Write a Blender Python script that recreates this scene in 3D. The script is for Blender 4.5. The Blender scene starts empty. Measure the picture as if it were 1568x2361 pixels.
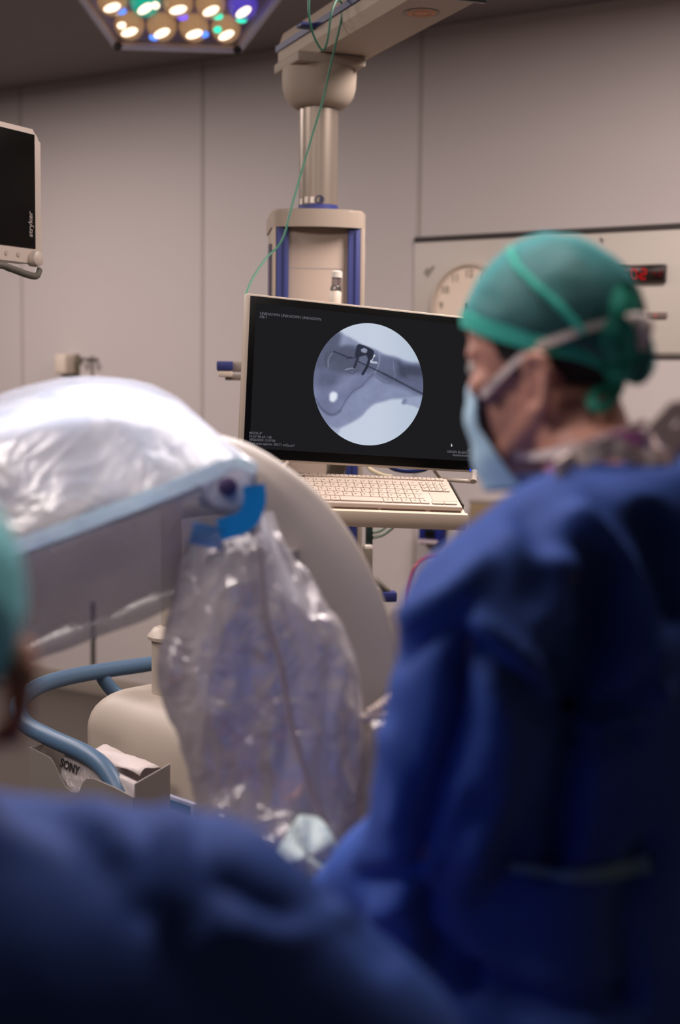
import bpy, bmesh, math, random
import numpy as np
from mathutils import Vector, Matrix, noise
random.seed(7)
SC = bpy.context.scene
COL = SC.collection
PI = math.pi

# ------------------------------------------------------------------ camera
W, H = 1568, 2361
LENS, SENS = 50.0, 24.0
FPX = LENS / SENS * W
CAM = Vector((0, 0, 1.62))
_p, _r = math.radians(5.3), math.radians(0.6)
FW = Vector((0, math.cos(_p), -math.sin(_p)))
_U0 = Vector((0, math.sin(_p), math.cos(_p)))
_R0 = Vector((1, 0, 0))
RT = _R0 * math.cos(_r) + _U0 * math.sin(_r)
UP = _U0 * math.cos(_r) - _R0 * math.sin(_r)

def ray(px, py):
    return FW + RT * ((px - W / 2) / FPX) - UP * ((py - H / 2) / FPX)
def P(px, py, d):
    return CAM + ray(px, py) * d
def Pz(px, py, z):
    r = ray(px, py)
    return CAM + r * ((z - CAM.z) / r.z)
def project(co):
    rel = co - np.array(CAM)
    d = rel @ np.array(FW)
    return np.stack([rel @ np.array(RT) / d * FPX + W / 2, -(rel @ np.array(UP)) / d * FPX + H / 2, d], 1)

cd = bpy.data.cameras.new('camera'); cam = bpy.data.objects.new('camera', cd); COL.objects.link(cam)
m3 = Matrix((RT, UP, -FW)).transposed()
cam.matrix_world = Matrix.Translation(CAM) @ m3.to_4x4()
cd.sensor_fit = 'HORIZONTAL'; cd.sensor_width = SENS; cd.lens = LENS
cd.clip_start = 0.05
cd.dof.use_dof = True; cd.dof.focus_distance = 3.28; cd.dof.aperture_fstop = 2.0
cd.dof.aperture_blades = 9
SC.camera = cam

# ------------------------------------------------------------------ materials
def lin(c):
    return tuple(((v / 255) / 12.92 if v / 255 <= .04045 else ((v / 255 + .055) / 1.055) ** 2.4) for v in c)
def L4(c):
    return (*lin(c), 1)
def newmat(name):
    m = bpy.data.materials.new(name); m.use_nodes = True
    nt = m.node_tree; nt.nodes.clear()
    out = nt.nodes.new('ShaderNodeOutputMaterial')
    return m, nt, out
def node(nt, typ, **kw):
    n = nt.nodes.new(typ)
    for k, v in kw.items():
        if k in n.inputs: n.inputs[k].default_value = v
        else: setattr(n, k, v)
    return n
def pm(name, rgb, rough=.5, metal=0, var=.06, scale=6, bump=0, bscale=60, emit=None, estr=1, spec=.5, coat=0, sheen=0):
    """plain procedural surface: principled with gentle noise in colour and an optional grain bump"""
    m, nt, out = newmat(name)
    b = node(nt, 'ShaderNodeBsdfPrincipled')
    b.inputs['Roughness'].default_value = rough; b.inputs['Metallic'].default_value = metal
    b.inputs['Specular IOR Level'].default_value = spec
    b.inputs['Coat Weight'].default_value = coat
    b.inputs['Sheen Weight'].default_value = sheen
    tc = node(nt, 'ShaderNodeTexCoord')
    nz = node(nt, 'ShaderNodeTexNoise', Scale=scale, Detail=4.0)
    nt.links.new(tc.outputs['Object'], nz.inputs['Vector'])
    c = lin(rgb)
    mx = node(nt, 'ShaderNodeMix', data_type='RGBA')
    mx.inputs[6].default_value = (*[v * (1 - var) for v in c], 1)
    mx.inputs[7].default_value = (*[min(1, v * (1 + var)) for v in c], 1)
    nt.links.new(nz.outputs['Fac'], mx.inputs[0]); nt.links.new(mx.outputs[2], b.inputs['Base Color'])
    if bump:
        n2 = node(nt, 'ShaderNodeTexNoise', Scale=bscale, Detail=3.0)
        nt.links.new(tc.outputs['Object'], n2.inputs['Vector'])
        bp = node(nt, 'ShaderNodeBump', Strength=bump, Distance=.01)
        nt.links.new(n2.outputs['Fac'], bp.inputs['Height']); nt.links.new(bp.outputs['Normal'], b.inputs['Normal'])
    if emit:
        b.inputs['Emission Color'].default_value = L4(emit); b.inputs['Emission Strength'].default_value = estr
    nt.links.new(b.outputs[0], out.inputs[0])
    return m
def emitmat(name, rgb, s=1.0):
    m, nt, out = newmat(name)
    e = node(nt, 'ShaderNodeEmission', Color=L4(rgb), Strength=s)
    nt.links.new(e.outputs[0], out.inputs[0])
    return m
def filmmat(name, tint=(205, 205, 225), haze=.35, gloss=.22, rough=.14, bump=.6, bscale=18, trans=(255, 255, 255), fres=.22, tlf=.35):
    """clear crinkled plastic film: see-through + milky haze + sharp gloss"""
    m, nt, out = newmat(name)
    tr = node(nt, 'ShaderNodeBsdfTransparent', Color=L4(trans))
    df = node(nt, 'ShaderNodeBsdfDiffuse', Color=L4(tint))
    tl = node(nt, 'ShaderNodeBsdfTranslucent', Color=L4(tint))
    ad = node(nt, 'ShaderNodeMixShader', Fac=tlf)
    nt.links.new(df.outputs[0], ad.inputs[1]); nt.links.new(tl.outputs[0], ad.inputs[2])
    gl = node(nt, 'ShaderNodeBsdfGlossy', Color=(1, 1, 1, 1), Roughness=rough)
    tc = node(nt, 'ShaderNodeTexCoord')
    n1 = node(nt, 'ShaderNodeTexNoise', Scale=bscale, Detail=5.0, Distortion=1.2)
    nt.links.new(tc.outputs['Object'], n1.inputs['Vector'])
    bp = node(nt, 'ShaderNodeBump', Strength=bump, Distance=.02)
    nt.links.new(n1.outputs['Fac'], bp.inputs['Height'])
    nt.links.new(bp.outputs['Normal'], gl.inputs['Normal'])
    nt.links.new(bp.outputs['Normal'], df.inputs['Normal'])
    n2 = node(nt, 'ShaderNodeTexNoise', Scale=bscale * .4, Detail=3.0)
    nt.links.new(tc.outputs['Object'], n2.inputs['Vector'])
    mr = node(nt, 'ShaderNodeMapRange'); mr.inputs[1].default_value = .3; mr.inputs[2].default_value = .7
    mr.inputs[3].default_value = haze * .75; mr.inputs[4].default_value = min(1, haze * 1.25)
    nt.links.new(n2.outputs['Fac'], mr.inputs[0])
    m1 = node(nt, 'ShaderNodeMixShader')
    nt.links.new(mr.outputs[0], m1.inputs[0]); nt.links.new(tr.outputs[0], m1.inputs[1]); nt.links.new(ad.outputs[0], m1.inputs[2])
    lw = node(nt, 'ShaderNodeLayerWeight', Blend=.35)
    nt.links.new(bp.outputs['Normal'], lw.inputs['Normal'])
    mm = node(nt, 'ShaderNodeMath', operation='MULTIPLY_ADD'); mm.inputs[1].default_value = fres; mm.inputs[2].default_value = gloss
    nt.links.new(lw.outputs['Fresnel'], mm.inputs[0])
    m2 = node(nt, 'ShaderNodeMixShader')
    nt.links.new(mm.outputs[0], m2.inputs[0]); nt.links.new(m1.outputs[0], m2.inputs[1]); nt.links.new(gl.outputs[0], m2.inputs[2])
    nt.links.new(m2.outputs[0], out.inputs[0])
    return m

# ------------------------------------------------------------------ objects
def tag(o, label=None, cat=None, group=None, kind=None):
    if label: o['label'] = label
    if cat: o['category'] = cat
    if group: o['group'] = group
    if kind: o['kind'] = kind
    return o
def thing(name, loc, label, cat, group=None):
    o = bpy.data.objects.new(name, None); COL.objects.link(o)
    o.location = loc; o.empty_display_size = .05
    return tag(o, label, cat, group)
def wloc(o):
    v = Vector((0, 0, 0))
    while o:
        v += o.location; o = o.parent
    return v
def link(name, me, mat=None, parent=None, smooth=True, autos=None):
    """link a mesh given in world coordinates as one object; a top-level mesh gets its origin at its base"""
    if mat is not None and len(me.materials) == 0: me.materials.append(mat)
    if parent is not None:
        off = wloc(parent)
    else:
        co = np.empty(len(me.vertices) * 3, np.float32); me.vertices.foreach_get('co', co); co = co.reshape(-1, 3)
        a, b = co.min(0), co.max(0)
        off = Vector(((a[0] + b[0]) / 2, (a[1] + b[1]) / 2, a[2]))
    me.transform(Matrix.Translation(-off))
    o = bpy.data.objects.new(name, me); COL.objects.link(o)
    if parent is not None: o.parent = parent
    else: o.location = off
    if smooth:
        me.polygons.foreach_set('use_smooth', [True] * len(me.polygons))
        if autos is not None:
            try: me.set_sharp_from_angle(angle=math.radians(autos))
            except Exception: pass
    me.update()
    return o

class MB:
    """collects shapes into one mesh (world coordinates)"""
    def __init__(s): s.bm = bmesh.new()
    def _add(s, verts, faces):
        vs = [s.bm.verts.new(v) for v in verts]
        fs = []
        for f in faces:
            try: fs.append(s.bm.faces.new([vs[i] for i in f]))
            except ValueError: pass
        return vs, fs
    def box(s, size, M=None, bev=0, seg=2, loc=(0, 0, 0)):
        """box centred on loc in the frame M"""
        M = M or Matrix.Identity(4)
        t = bmesh.new()
        bmesh.ops.create_cube(t, size=1)
        for v in t.verts:
            v.co = Vector((v.co.x * size[0], v.co.y * size[1], v.co.z * size[2]))
        if bev:
            bmesh.ops.bevel(t, geom=list(t.edges), offset=bev, segments=seg, profile=.5, affect='EDGES')
        for v in t.verts: v.co = M @ (v.co + Vector(loc))
        s.merge(t); return s
    def merge(s, t):
        me = bpy.data.meshes.new('_t'); t.to_mesh(me); t.free(); s.bm.from_mesh(me); bpy.data.meshes.remove(me)
    def lathe(s, prof, M=None, n=40, cap=True):
        """prof: (radius, height) pairs along local z"""
        M = M or Matrix.Identity(4)
        vs, fs = [], []
        for r, z in prof:
            for k in range(n):
                a = 2 * PI * k / n
                vs.append(M @ Vector((r * math.cos(a), r * math.sin(a), z)))
        for i in range(len(prof) - 1):
            for k in range(n):
                fs.append((i * n + k, i * n + (k + 1) % n, (i + 1) * n + (k + 1) % n, (i + 1) * n + k))
        if cap:
            fs.append(tuple(reversed(range(n)))); fs.append(tuple((len(prof) - 1) * n + k for k in range(n)))
        s._add(vs, fs); return s
    def cyl(s, a, b, r, r2=None, n=24):
        a, b = Vector(a), Vector(b)
        M = Matrix.Translation(a) @ (b - a).to_track_quat('Z', 'Y').to_matrix().to_4x4()
        return s.lathe([(r, 0), (r if r2 is None else r2, (b - a).length)], M, n)
    def tube(s, path, r, n=12, cap=True):
        """round tube along a path; r a number or one per point"""
        pts = [Vector(p) for p in path]
        rs = r if hasattr(r, '__len__') else [r] * len(pts)
        fr = frames(pts)
        vs, fs = [], []
        for p, (t, u, v), q in zip(pts, fr, rs):
            for k in range(n):
                a = 2 * PI * k / n
                vs.append(p + u * (q * math.cos(a)) + v * (q * math.sin(a)))
        for i in range(len(pts) - 1):
            for k in range(n):
                fs.append((i * n + k, i * n + (k + 1) % n, (i + 1) * n + (k + 1) % n, (i + 1) * n + k))
        if cap:
            fs.append(tuple(reversed(range(n)))); fs.append(tuple((len(pts) - 1) * n + k for k in range(n)))
        s._add(vs, fs); return s
    def band(s, path, side, wid, thick):
        """flat strap along a path: side = width direction per point or one vector"""
        pts = [Vector(p) for p in path]
        fr = frames(pts)
        vs, fs = [], []
        for i, (p, (t, u, v)) in enumerate(zip(pts, fr)):
            sd = Vector(side[i]) if isinstance(side, list) else Vector(side)
            sd = (sd - t * sd.dot(t)).normalized(); nn = t.cross(sd)
            w = wid[i] if hasattr(wid, '__len__') else wid
            for a, b in ((-1, -1), (1, -1), (1, 1), (-1, 1)):
                vs.append(p + sd * (a * w / 2) + nn * (b * thick / 2))
        for i in range(len(pts) - 1):
            for k in range(4):
                fs.append((i * 4 + k, i * 4 + (k + 1) % 4, (i + 1) * 4 + (k + 1) % 4, (i + 1) * 4 + k))
        fs.append((3, 2, 1, 0)); q = (len(pts) - 1) * 4; fs.append((q, q + 1, q + 2, q + 3))
        s._add(vs, fs); return s
    def prism(s, poly, M, h, z0=0):
        """2-D polygon extruded along local z from z0 to z0+h"""
        n = len(poly)
        vs = [M @ Vector((x, y, z0)) for x, y in poly] + [M @ Vector((x, y, z0 + h)) for x, y in poly]
        fs = [tuple(reversed(range(n))), tuple(range(n, 2 * n))]
        for k in range(n): fs.append((k, (k + 1) % n, n + (k + 1) % n, n + k))
        s._add(vs, fs); return s
    def ell(s, c, rad, M3=None, n=20, m=12):
        c = Vector(c); M3 = M3 or Matrix.Identity(3)
        t = bmesh.new(); bmesh.ops.create_uvsphere(t, u_segments=n, v_segments=m, radius=1)
        for v in t.verts: v.co = c + M3 @ Vector((v.co.x * rad[0], v.co.y * rad[1], v.co.z * rad[2]))
        s.merge(t); return s
    def cap(s, a, b, ra, rb, n=16):
        """tapered capsule"""
        a, b = Vector(a), Vector(b); L = (b - a).length
        if L < 1e-6: return s.ell(a, (ra,) * 3)
        M = Matrix.Translation(a) @ (b - a).to_track_quat('Z', 'Y').to_matrix().to_4x4()
        pr = [(max(1e-4, ra * math.cos(t)), ra * math.sin(t)) for t in np.linspace(-PI / 2 + .01, 0, 6)]
        pr += [(max(1e-4, rb * math.cos(t)), L + rb * math.sin(t)) for t in np.linspace(0, PI / 2 - .01, 6)]
        return s.lathe(pr, M, n)
    def grid(s, rows, closed=False, ends=False):
        """quad grid from rows of points"""
        n = len(rows[0]); vs = [p for r in rows for p in r]; fs = []
        for i in range(len(rows) - 1):
            for k in range(n if closed else n - 1):
                fs.append((i * n + k, i * n + (k + 1) % n, (i + 1) * n + (k + 1) % n, (i + 1) * n + k))
        if ends:
            fs.append(tuple(reversed(range(n)))); fs.append(tuple((len(rows) - 1) * n + k for k in range(n)))
        s._add(vs, fs); return s
    def mesh(s, name, fix=True):
        if fix: bmesh.ops.recalc_face_normals(s.bm, faces=list(s.bm.faces))
        me = bpy.data.meshes.new(name); s.bm.to_mesh(me); s.bm.free(); return me
    def done(s, name, mat, parent=None, smooth=True, autos=35):
        return link(name, s.mesh(name), mat, parent, smooth, autos)

def frames(pts):
    T = []
    for i in range(len(pts)):
        a = pts[max(0, i - 1)]; b = pts[min(len(pts) - 1, i + 1)]
        d = (b - a); T.append(d.normalized() if d.length > 1e-9 else Vector((0, 0, 1)))
    u = T[0].orthogonal().normalized(); out = []
    for t in T:
        u = (u - t * u.dot(t))
        u = u.normalized() if u.length > 1e-6 else t.orthogonal().normalized()
        out.append((t, u, t.cross(u)))
    return out
def spline(pts, n=8):
    """Catmull-Rom through points (any dimension)"""
    p = [np.array(q, float) for q in pts]
    p = [2 * p[0] - p[1]] + p + [2 * p[-1] - p[-2]]
    out = []
    for i in range(1, len(p) - 2):
        for t in np.linspace(0, 1, n, endpoint=False):
            out.append(.5 * (2 * p[i] + (p[i + 1] - p[i - 1]) * t + (2 * p[i - 1] - 5 * p[i] + 4 * p[i + 1] - p[i + 2]) * t * t
                             + (3 * p[i] - p[i - 1] - 3 * p[i + 1] + p[i + 2]) * t ** 3))
    out.append(p[-2])
    return out
def blob(mb, voxel, smooth=6, fac=.5):
    """fuse overlapping closed shapes into one continuous skin"""
    me = mb.mesh('_b', fix=False)
    o = bpy.data.objects.new('_b', me); COL.objects.link(o)
    r = o.modifiers.new('r', 'REMESH'); r.mode = 'VOXEL'; r.voxel_size = voxel
    if smooth:
        q = o.modifiers.new('s', 'SMOOTH'); q.factor = fac; q.iterations = smooth
    dg = bpy.context.evaluated_depsgraph_get()
    res = bpy.data.meshes.new_from_object(o.evaluated_get(dg))
    bpy.data.objects.remove(o); bpy.data.meshes.remove(me)
    return res
def getco(me):
    co = np.empty(len(me.vertices) * 3, np.float32); me.vertices.foreach_get('co', co); return co.reshape(-1, 3).astype(float)
def getno(me):
    co = np.empty(len(me.vertices) * 3, np.float32); me.vertex_normals.foreach_get('vector', co); return co.reshape(-1, 3).astype(float)
def setco(me, co):
    me.vertices.foreach_set('co', co.astype(np.float32).ravel()); me.update()
def seg_dist(p, a, b):
    ab = b - a; t = np.clip(((p - a) @ ab) / max(1e-9, ab @ ab), 0, 1)
    return np.linalg.norm(p - (a + t[:, None] * ab), axis=1)
def poly_dist(p, line):
    line = [np.array(q, float) for q in line]
    return np.min([seg_dist(p, line[i], line[i + 1]) for i in range(len(line) - 1)], axis=0)
def folds(me, strokes, ref_d):
    """soft creases pressed into a cloth surface; strokes are 3-D lines written as pixel paths at about the cloth's depth"""
    co, no = getco(me), getno(me)
    pj = project(co)
    view = co - np.array(CAM); view /= np.linalg.norm(view, axis=1)[:, None]
    face = np.clip(-(no * view).sum(1) * 2 + .4, 0, 1)
    d = np.zeros(len(co))
    for line, w, a in strokes:
        q = poly_dist(pj[:, :2], spline(line, 6) if len(line) > 2 else line)
        d += a * np.exp(-(q / w) ** 2)
    setco(me, co + no * (d * face)[:, None])
def crumple(me, amp, f, stretch=(1, 1, 1), ridge=True, seed=0, oct=3):
    co, no = getco(me), getno(me)
    d = np.empty(len(co))
    for i, c in enumerate(co):
        v = Vector((c[0] * stretch[0] * f + seed, c[1] * stretch[1] * f, c[2] * stretch[2] * f))
        s, a, tot = 0, 1, 0
        for k in range(oct):
            x = noise.noise(v); s += a * ((.5 - abs(x) * 1.6) if ridge else x); tot += a; a *= .5; v = v * 2.1
        d[i] = s / tot
    setco(me, co + no * (d * amp)[:, None])

def text(s, M, size, name, mat, parent, align='LEFT', sx=1, depth=.0004, spacing=1, shear=0, off=0):
    """raised lettering: text in the xy-plane of M"""
    c = bpy.data.curves.new('_t', 'FONT'); c.body = s; c.size = size; c.align_x = align; c.extrude = depth; c.resolution_u = 3
    c.space_character = spacing; c.shear = shear; c.offset = off
    o = bpy.data.objects.new('_t', c); COL.objects.link(o)
    dg = bpy.context.evaluated_depsgraph_get(); dg.update()
    me = bpy.data.meshes.new_from_object(o.evaluated_get(dg))
    bpy.data.objects.remove(o); bpy.data.curves.remove(c)
    me.transform(M @ Matrix.Diagonal((sx, 1, 1, 1)))
    me.materials.clear()
    return link(name, me, mat, parent, smooth=False)
def frame(o, x, y):
    x = Vector(x).normalized(); y = Vector(y); y = (y - x * y.dot(x)).normalized(); z = x.cross(y)
    M = Matrix((x, y, z)).transposed().to_4x4(); M.translation = o
    return M
def rrect(w, h, r, n=5, cx=0, cy=0):
    out = []
    for sx, sy, a0 in ((1, 1, 0), (-1, 1, 90), (-1, -1, 180), (1, -1, 270)):
        for k in range(n + 1):
            a = math.radians(a0 + 90 * k / n)
            out.append((cx + sx * (w / 2 - r) + r * math.cos(a), cy + sy * (h / 2 - r) + r * math.sin(a)))
    return out

from mathutils.bvhtree import BVHTree
class Surf:
    """finds where a line of sight meets the given things, to lay straps and ties on them"""
    def __init__(s, objs):
        s.t = []
        for o in objs:
            off = wloc(o); me = o.data
            s.t.append(BVHTree.FromPolygons([v.co + off for v in me.vertices], [tuple(p.vertices) for p in me.polygons]))
    def depth(s, px, py, dflt):
        r = ray(px, py).normalized(); best = None
        for t in s.t:
            h = t.ray_cast(CAM, r)
            if h[0] is not None:
                d = (h[0] - CAM).dot(FW)
                if best is None or d < best: best = d
        return dflt if best is None else best
    def path(s, pts, off, dflt, n=8, hang=0):
        """pixel path -> 3-D path lying off above the surface"""
        sp = spline([q[:2] for q in pts], n); ds = [s.depth(q[0], q[1], None) for q in sp]
        last = next((d for d in ds if d is not None), dflt)
        out = []
        for d in ds:
            if d is None: d = last + hang
            else: last = d
            out.append(d)
        out = np.array(out)
        for _ in range(3): out[1:-1] = np.minimum(out[1:-1], (out[:-2] + out[2:]) / 2 * .5 + out[1:-1] * .5)
        return [P(q[0], q[1], d - off) for q, d in zip(sp, out)]
# ------------------------------------------------------------------ room shell
Z = Vector((0, 0, 1))
def flat(v):
    v = Vector(v); v.z = 0; return v.normalized()
WT = -flat(ray(-4200, 835))            # along the back wall, to the right (coming nearer)
WN = WT.cross(Z)                        # out of the wall, into the room
CEIL = 3.1
W0 = Pz(784, 94, CEIL); W0.z = 0
def WL(px, py, off=0):
    r = ray(px, py); t = ((W0 + WN * off) - CAM).dot(WN) / r.dot(WN)
    return CAM + r * t
def WF(px, py, off=0):
    return frame(WL(px, py, off), WT, Z)
def ws(px, py): return (WL(px, py) - W0).dot(WT)

M_wall = pm('wall_panel', (188, 178, 176), .55, var=.02, scale=2)
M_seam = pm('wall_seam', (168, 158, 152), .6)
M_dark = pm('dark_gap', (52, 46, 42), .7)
M_wall2 = pm('unseen_wall_dark', (104, 98, 96), .6, var=.03)  # unseen walls toned darker to cut bounced fill light
M_ceil = pm('ceiling_paint', (132, 123, 122), .8, var=.02)
M_floor = pm('vinyl_floor', (70, 62, 57), .4, var=.08, scale=3)
M_cream = pm('cream_enamel', (205, 190, 174), .42, var=.03)
M_greyen = pm('warm_grey_enamel', (182, 172, 163), .5, var=.03)
M_blue = pm('blue_anodised', (42, 50, 112), .5, var=.08)
M_black = pm('black_plastic', (10, 10, 11), .25)
M_steel = pm('brushed_steel', (150, 145, 140), .3, metal=.9)
M_white = pm('white_plastic', (222, 212, 202), .4)

RW = Matrix.Translation(W0) @ Matrix((WT, Z, WN)).transposed().to_4x4()   # wall frame: x along, y up, z out
S0, S1, DEP = ws(-300, 900), (CAM - W0).dot(WT) + 1.6, 8.2
def struct(name, mb, mat, **k):
    o = mb.done(name, mat, **k); o['kind'] = 'structure'; return o
def wbox(x0, x1, y0, y1, z0, z1, bev=0):
    return MB().box((x1 - x0, y1 - y0, z1 - z0), RW, bev, loc=((x0 + x1) / 2, (y0 + y1) / 2, (z0 + z1) / 2))
struct('wall_back', wbox(S0 - .1, S1 + .1, 0, CEIL, -.1, 0), M_wall)
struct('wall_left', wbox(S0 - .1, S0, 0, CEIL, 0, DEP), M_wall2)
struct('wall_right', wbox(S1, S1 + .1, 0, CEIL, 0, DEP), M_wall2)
struct('wall_front', wbox(S0 - .1, S1 + .1, 0, CEIL, DEP, DEP + .1), M_wall2)
struct('floor', wbox(S0 - .1, S1 + .1, -.1, 0, -.1, DEP + .1), M_floor)
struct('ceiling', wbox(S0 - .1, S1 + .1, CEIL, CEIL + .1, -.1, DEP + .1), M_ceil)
for k, px in enumerate((48, 467, 967)):
    s = ws(px, 420)
    struct('trim_%d' % (k + 1), wbox(s - .009, s + .009, .1, CEIL, 0, .003), M_seam)
sb = wbox(S0, S1, 0, .1, 0, .012, .003)
struct('baseboard_back', sb, pm('cove_base', (150, 140, 130), .5))
s = ws(216, 1550)
struct('trim_4', wbox(s - .013, s + .013, .1, .48, 0, .006), M_dark)

# wall control panel that carries the clocks
sL, sR = ws(959, 700), ws(1720, 700)
zT = WL(965, 560).z; zB = WL(1520, 813).z
cp = MB(); cp.box((sR - sL, zT - zB, .02), RW, .002, loc=((sL + sR) / 2, (zT + zB) / 2, .01))
panel = thing('wall_panel', WL(1200, 813), 'pale control panel board on the back wall carrying the clocks', 'panel')
cp.done('board', pm('panel_board', (190, 180, 171), .5, var=.02), panel)
MB().box((sR - sL, .022, .026), RW, .002, loc=((sL + sR) / 2, zT + .011, .013)).done('top_edge', M_dark, panel)
MB().box((sR - sL, .014, .022), RW, .002, loc=((sL + sR) / 2, zB - .007, .011)).done('bottom_edge', pm('grey_edge', (118, 108, 100), .6), panel)
f = WF(1388, 551, .02)
k = MB(); k.lathe([(.009, 0), (.009, .004), (.005, .006)], f, 20); k.box((.006, .02, .004), f, .001, loc=(0, -.008, .002))
k.done('lock', M_steel, panel)
f = WF(992, 626, .0205) @ Matrix.Rotation(math.radians(52), 4, 'Z')
k = MB(); k.box((.055, .012, .001), f, 0, loc=(0, 0, 0)); k.box((.03, .012, .001), f, 0, loc=(-.01, .016, 0))
k.done('sticker_mark', pm('faded_print', (128, 118, 106), .6), panel)

# analogue wall clock
cc = WF(1086, 705, .02); CR = .172
clk = thing('wall_clock', cc.translation, 'round pale wall clock with dark numerals half hidden by green cap', 'clock')
k = MB(); k.lathe([(CR + .004, 0), (CR + .004, .03), (CR, .036), (CR - .008, .036), (CR - .010, .022)], cc, 64, cap=False)
k.done('rim', pm('clock_rim', (196, 182, 166), .45), clk)
MB().lathe([(.0, .019), (CR - .004, .019), (CR - .004, .022), (0, .022)], cc, 64, cap=False).done('dial', pm('clock_dial', (226, 206, 188), .5, var=.02), clk)
M_num = pm('clock_ink', (96, 84, 66), .6)
for h in range(1, 13):
    a = PI / 2 - h * PI / 6
    fr = cc @ Matrix.Translation((math.cos(a) * CR * .76, math.sin(a) * CR * .76 - .013, .0225))
    text(str(h), fr, .044, 'numeral', M_num, clk, 'CENTER', sx=.9, off=.0006)
for ang, ln, w in ((-101, .10, .009), (-62, .14, .007)):
    a = math.radians(ang)
    fr = cc @ Matrix.Translation((0, 0, .026)) @ Matrix.Rotation(a, 4, 'Z')
    MB().box((ln, w, .002), fr, .0005, loc=(ln * .42, 0, 0)).done('hand', pm('clock_hand', (44, 46, 36), .5), clk)
MB().lathe([(.008, .022), (.008, .031), (.003, .033)], cc, 20).done('hub', pm('hub_metal', (60, 58, 44), .4), clk)

# red LED clock
SEG = {'0': 'abcdef', '1': 'bc', '2': 'abged', '4': 'fgbc', '3': 'abgcd'}
def seven(mb, ch, M, x, y, w, h, t):
    pos = {'a': (0, h / 2, 1), 'g': (0, 0, 1), 'd': (0, -h / 2, 1), 'f': (-w / 2, h / 4, 0), 'b': (w / 2, h / 4, 0), 'e': (-w / 2, -h / 4, 0), 'c': (w / 2, -h / 4, 0)}
    for q in SEG[ch]:
        px, py, hz = pos[q]
        L = (w if hz else h / 2) - t * .6
        mb.box((L, t, .001) if hz else (t, L, .001), M, .0003, 1, loc=(x + px + (y * 0), y + py, 0))
fL, fR = WL(1395, 634, .02), WL(1538, 629, .02)
wd = (fR - fL).length; dcf = frame((fL + fR) / 2, WT, Z); hh = .064
dc = thing('digital_clock', dcf.translation - Z * hh / 2, 'black digital clock with red numerals beside the green cap', 'clock')
MB().box((wd, hh, .03), dcf, .003, loc=(0, 0, .015)).done('case', pm('red_black_acrylic', (20, 8, 8), .2), dc)
M_led = emitmat('red_led', (214, 30, 34), .75); M_led2 = emitmat('dim_red_led', (140, 16, 28), .5)
k = MB(); F = dcf @ Matrix.Translation((0, 0, .0305))
xr = lambda px: (WL(px, 632, .05) - dcf.translation).dot(WT)
for px in (1461, 1483): seven(k, '0' if px < 1470 else '2', F, xr(px), -.004, .024, .036, .006)
k.box((.005, .005, .001), F, 0, loc=(xr(1443), .006, 0)); k.box((.005, .005, .001), F, 0, loc=(xr(1443), -.012, 0))
k.done('minute_digits', M_led, dc, smooth=False)
k = MB(); seven(k, '4', F, xr(1508), -.002, .012, .02, .004); seven(k, '2', F, xr(1523), -.002, .012, .02, .004)
k.done('second_digits', M_led2, dc, smooth=False)

f = WF(1514, 727, .02)
sd = thing('status_display', f.translation, 'tiny dark indicator with one red digit on the wall panel', 'display')
MB().box((.085, .022, .012), f, .002, loc=(0, 0, .006)).done('case', pm('smoky_case', (112, 96, 90), .3), sd)
k = MB(); seven(k, '1', f @ Matrix.Translation((0, 0, .0125)), -.004, -.001, .008, .014, .004); k.done('digit', emitmat('red_digit', (255, 60, 60), 1.0), sd, smooth=False)
f = WF(1530, 760, .0205)
text('- - - - - -', f, .022, 'label_text', pm('faint_ink', (165, 150, 160), .6), sd, 'CENTER')

# soap dispenser and hook on the left part of the wall
f = WF(168, 842, 0)
sp = thing('soap_dispenser', WL(168, 866), 'cream soap dispenser box on wall above the clear draped machine', 'dispenser')
MB().box((.075, .10, .085), f, .012, 3, loc=(-.006, .004, .048)).done('body', M_cream, sp)
MB().box((.09, .11, .012), f, .003, loc=(.004, 0, .006)).done('back_plate', pm('dark_olive', (92, 84, 66), .5), sp)
MB().box((.055, .014, .05), f, .004, loc=(0, -.056, .035)).done('spout', M_dark, sp)
f = WF(214, 850, 0)
hk = thing('coat_hook', WL(214, 875), 'small steel double hook on the wall beside the cream dispenser', 'hook')
k = MB(); k.box((.012, .13, .006), f, .002, loc=(0, 0, .003)); k.box((.07, .01, .008), f, .002, loc=(0, .047, .008)); k.done('plate', M_steel, hk)
for sx in (-1, 1):
    k = MB(); k.tube([f @ Vector(q) for q in spline([(sx * .034, .05, .008), (sx * .036, .045, .035), (sx * .036, .028, .045), (sx * .036, .02, .035)], 5)], .006, 10)
    k.lathe([(.012, .04), (.014, .046), (.012, .052), (.004, .054)], f @ Matrix.Translation((sx * .036, .045, 0)), 20)
    k.done('prong', M_steel, hk)

# brown box at right, on the lower wall
a, b = WL(1083, 1163, .07), WL(1300, 1163, .07); zt = a.z
bx = thing('wall_cabinet', Vector((a.x, a.y, zt - .32)), 'brown low wall cabinet seen past the blue gowned shoulder', 'cabinet')
fr = frame((a + b) / 2, WT, Z); ww = (b - a).length
MB().box((ww, .32, .066), fr, .004, loc=(0, -.16, -.034)).done('body', pm('brown_laminate', (132, 112, 84), .55, var=.1, scale=12), bx)
MB().box((ww + .01, .014, .07), fr, .002, loc=(0, .002, -.034)).done('top', pm('grey_top', (150, 140, 132), .5), bx)
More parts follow.
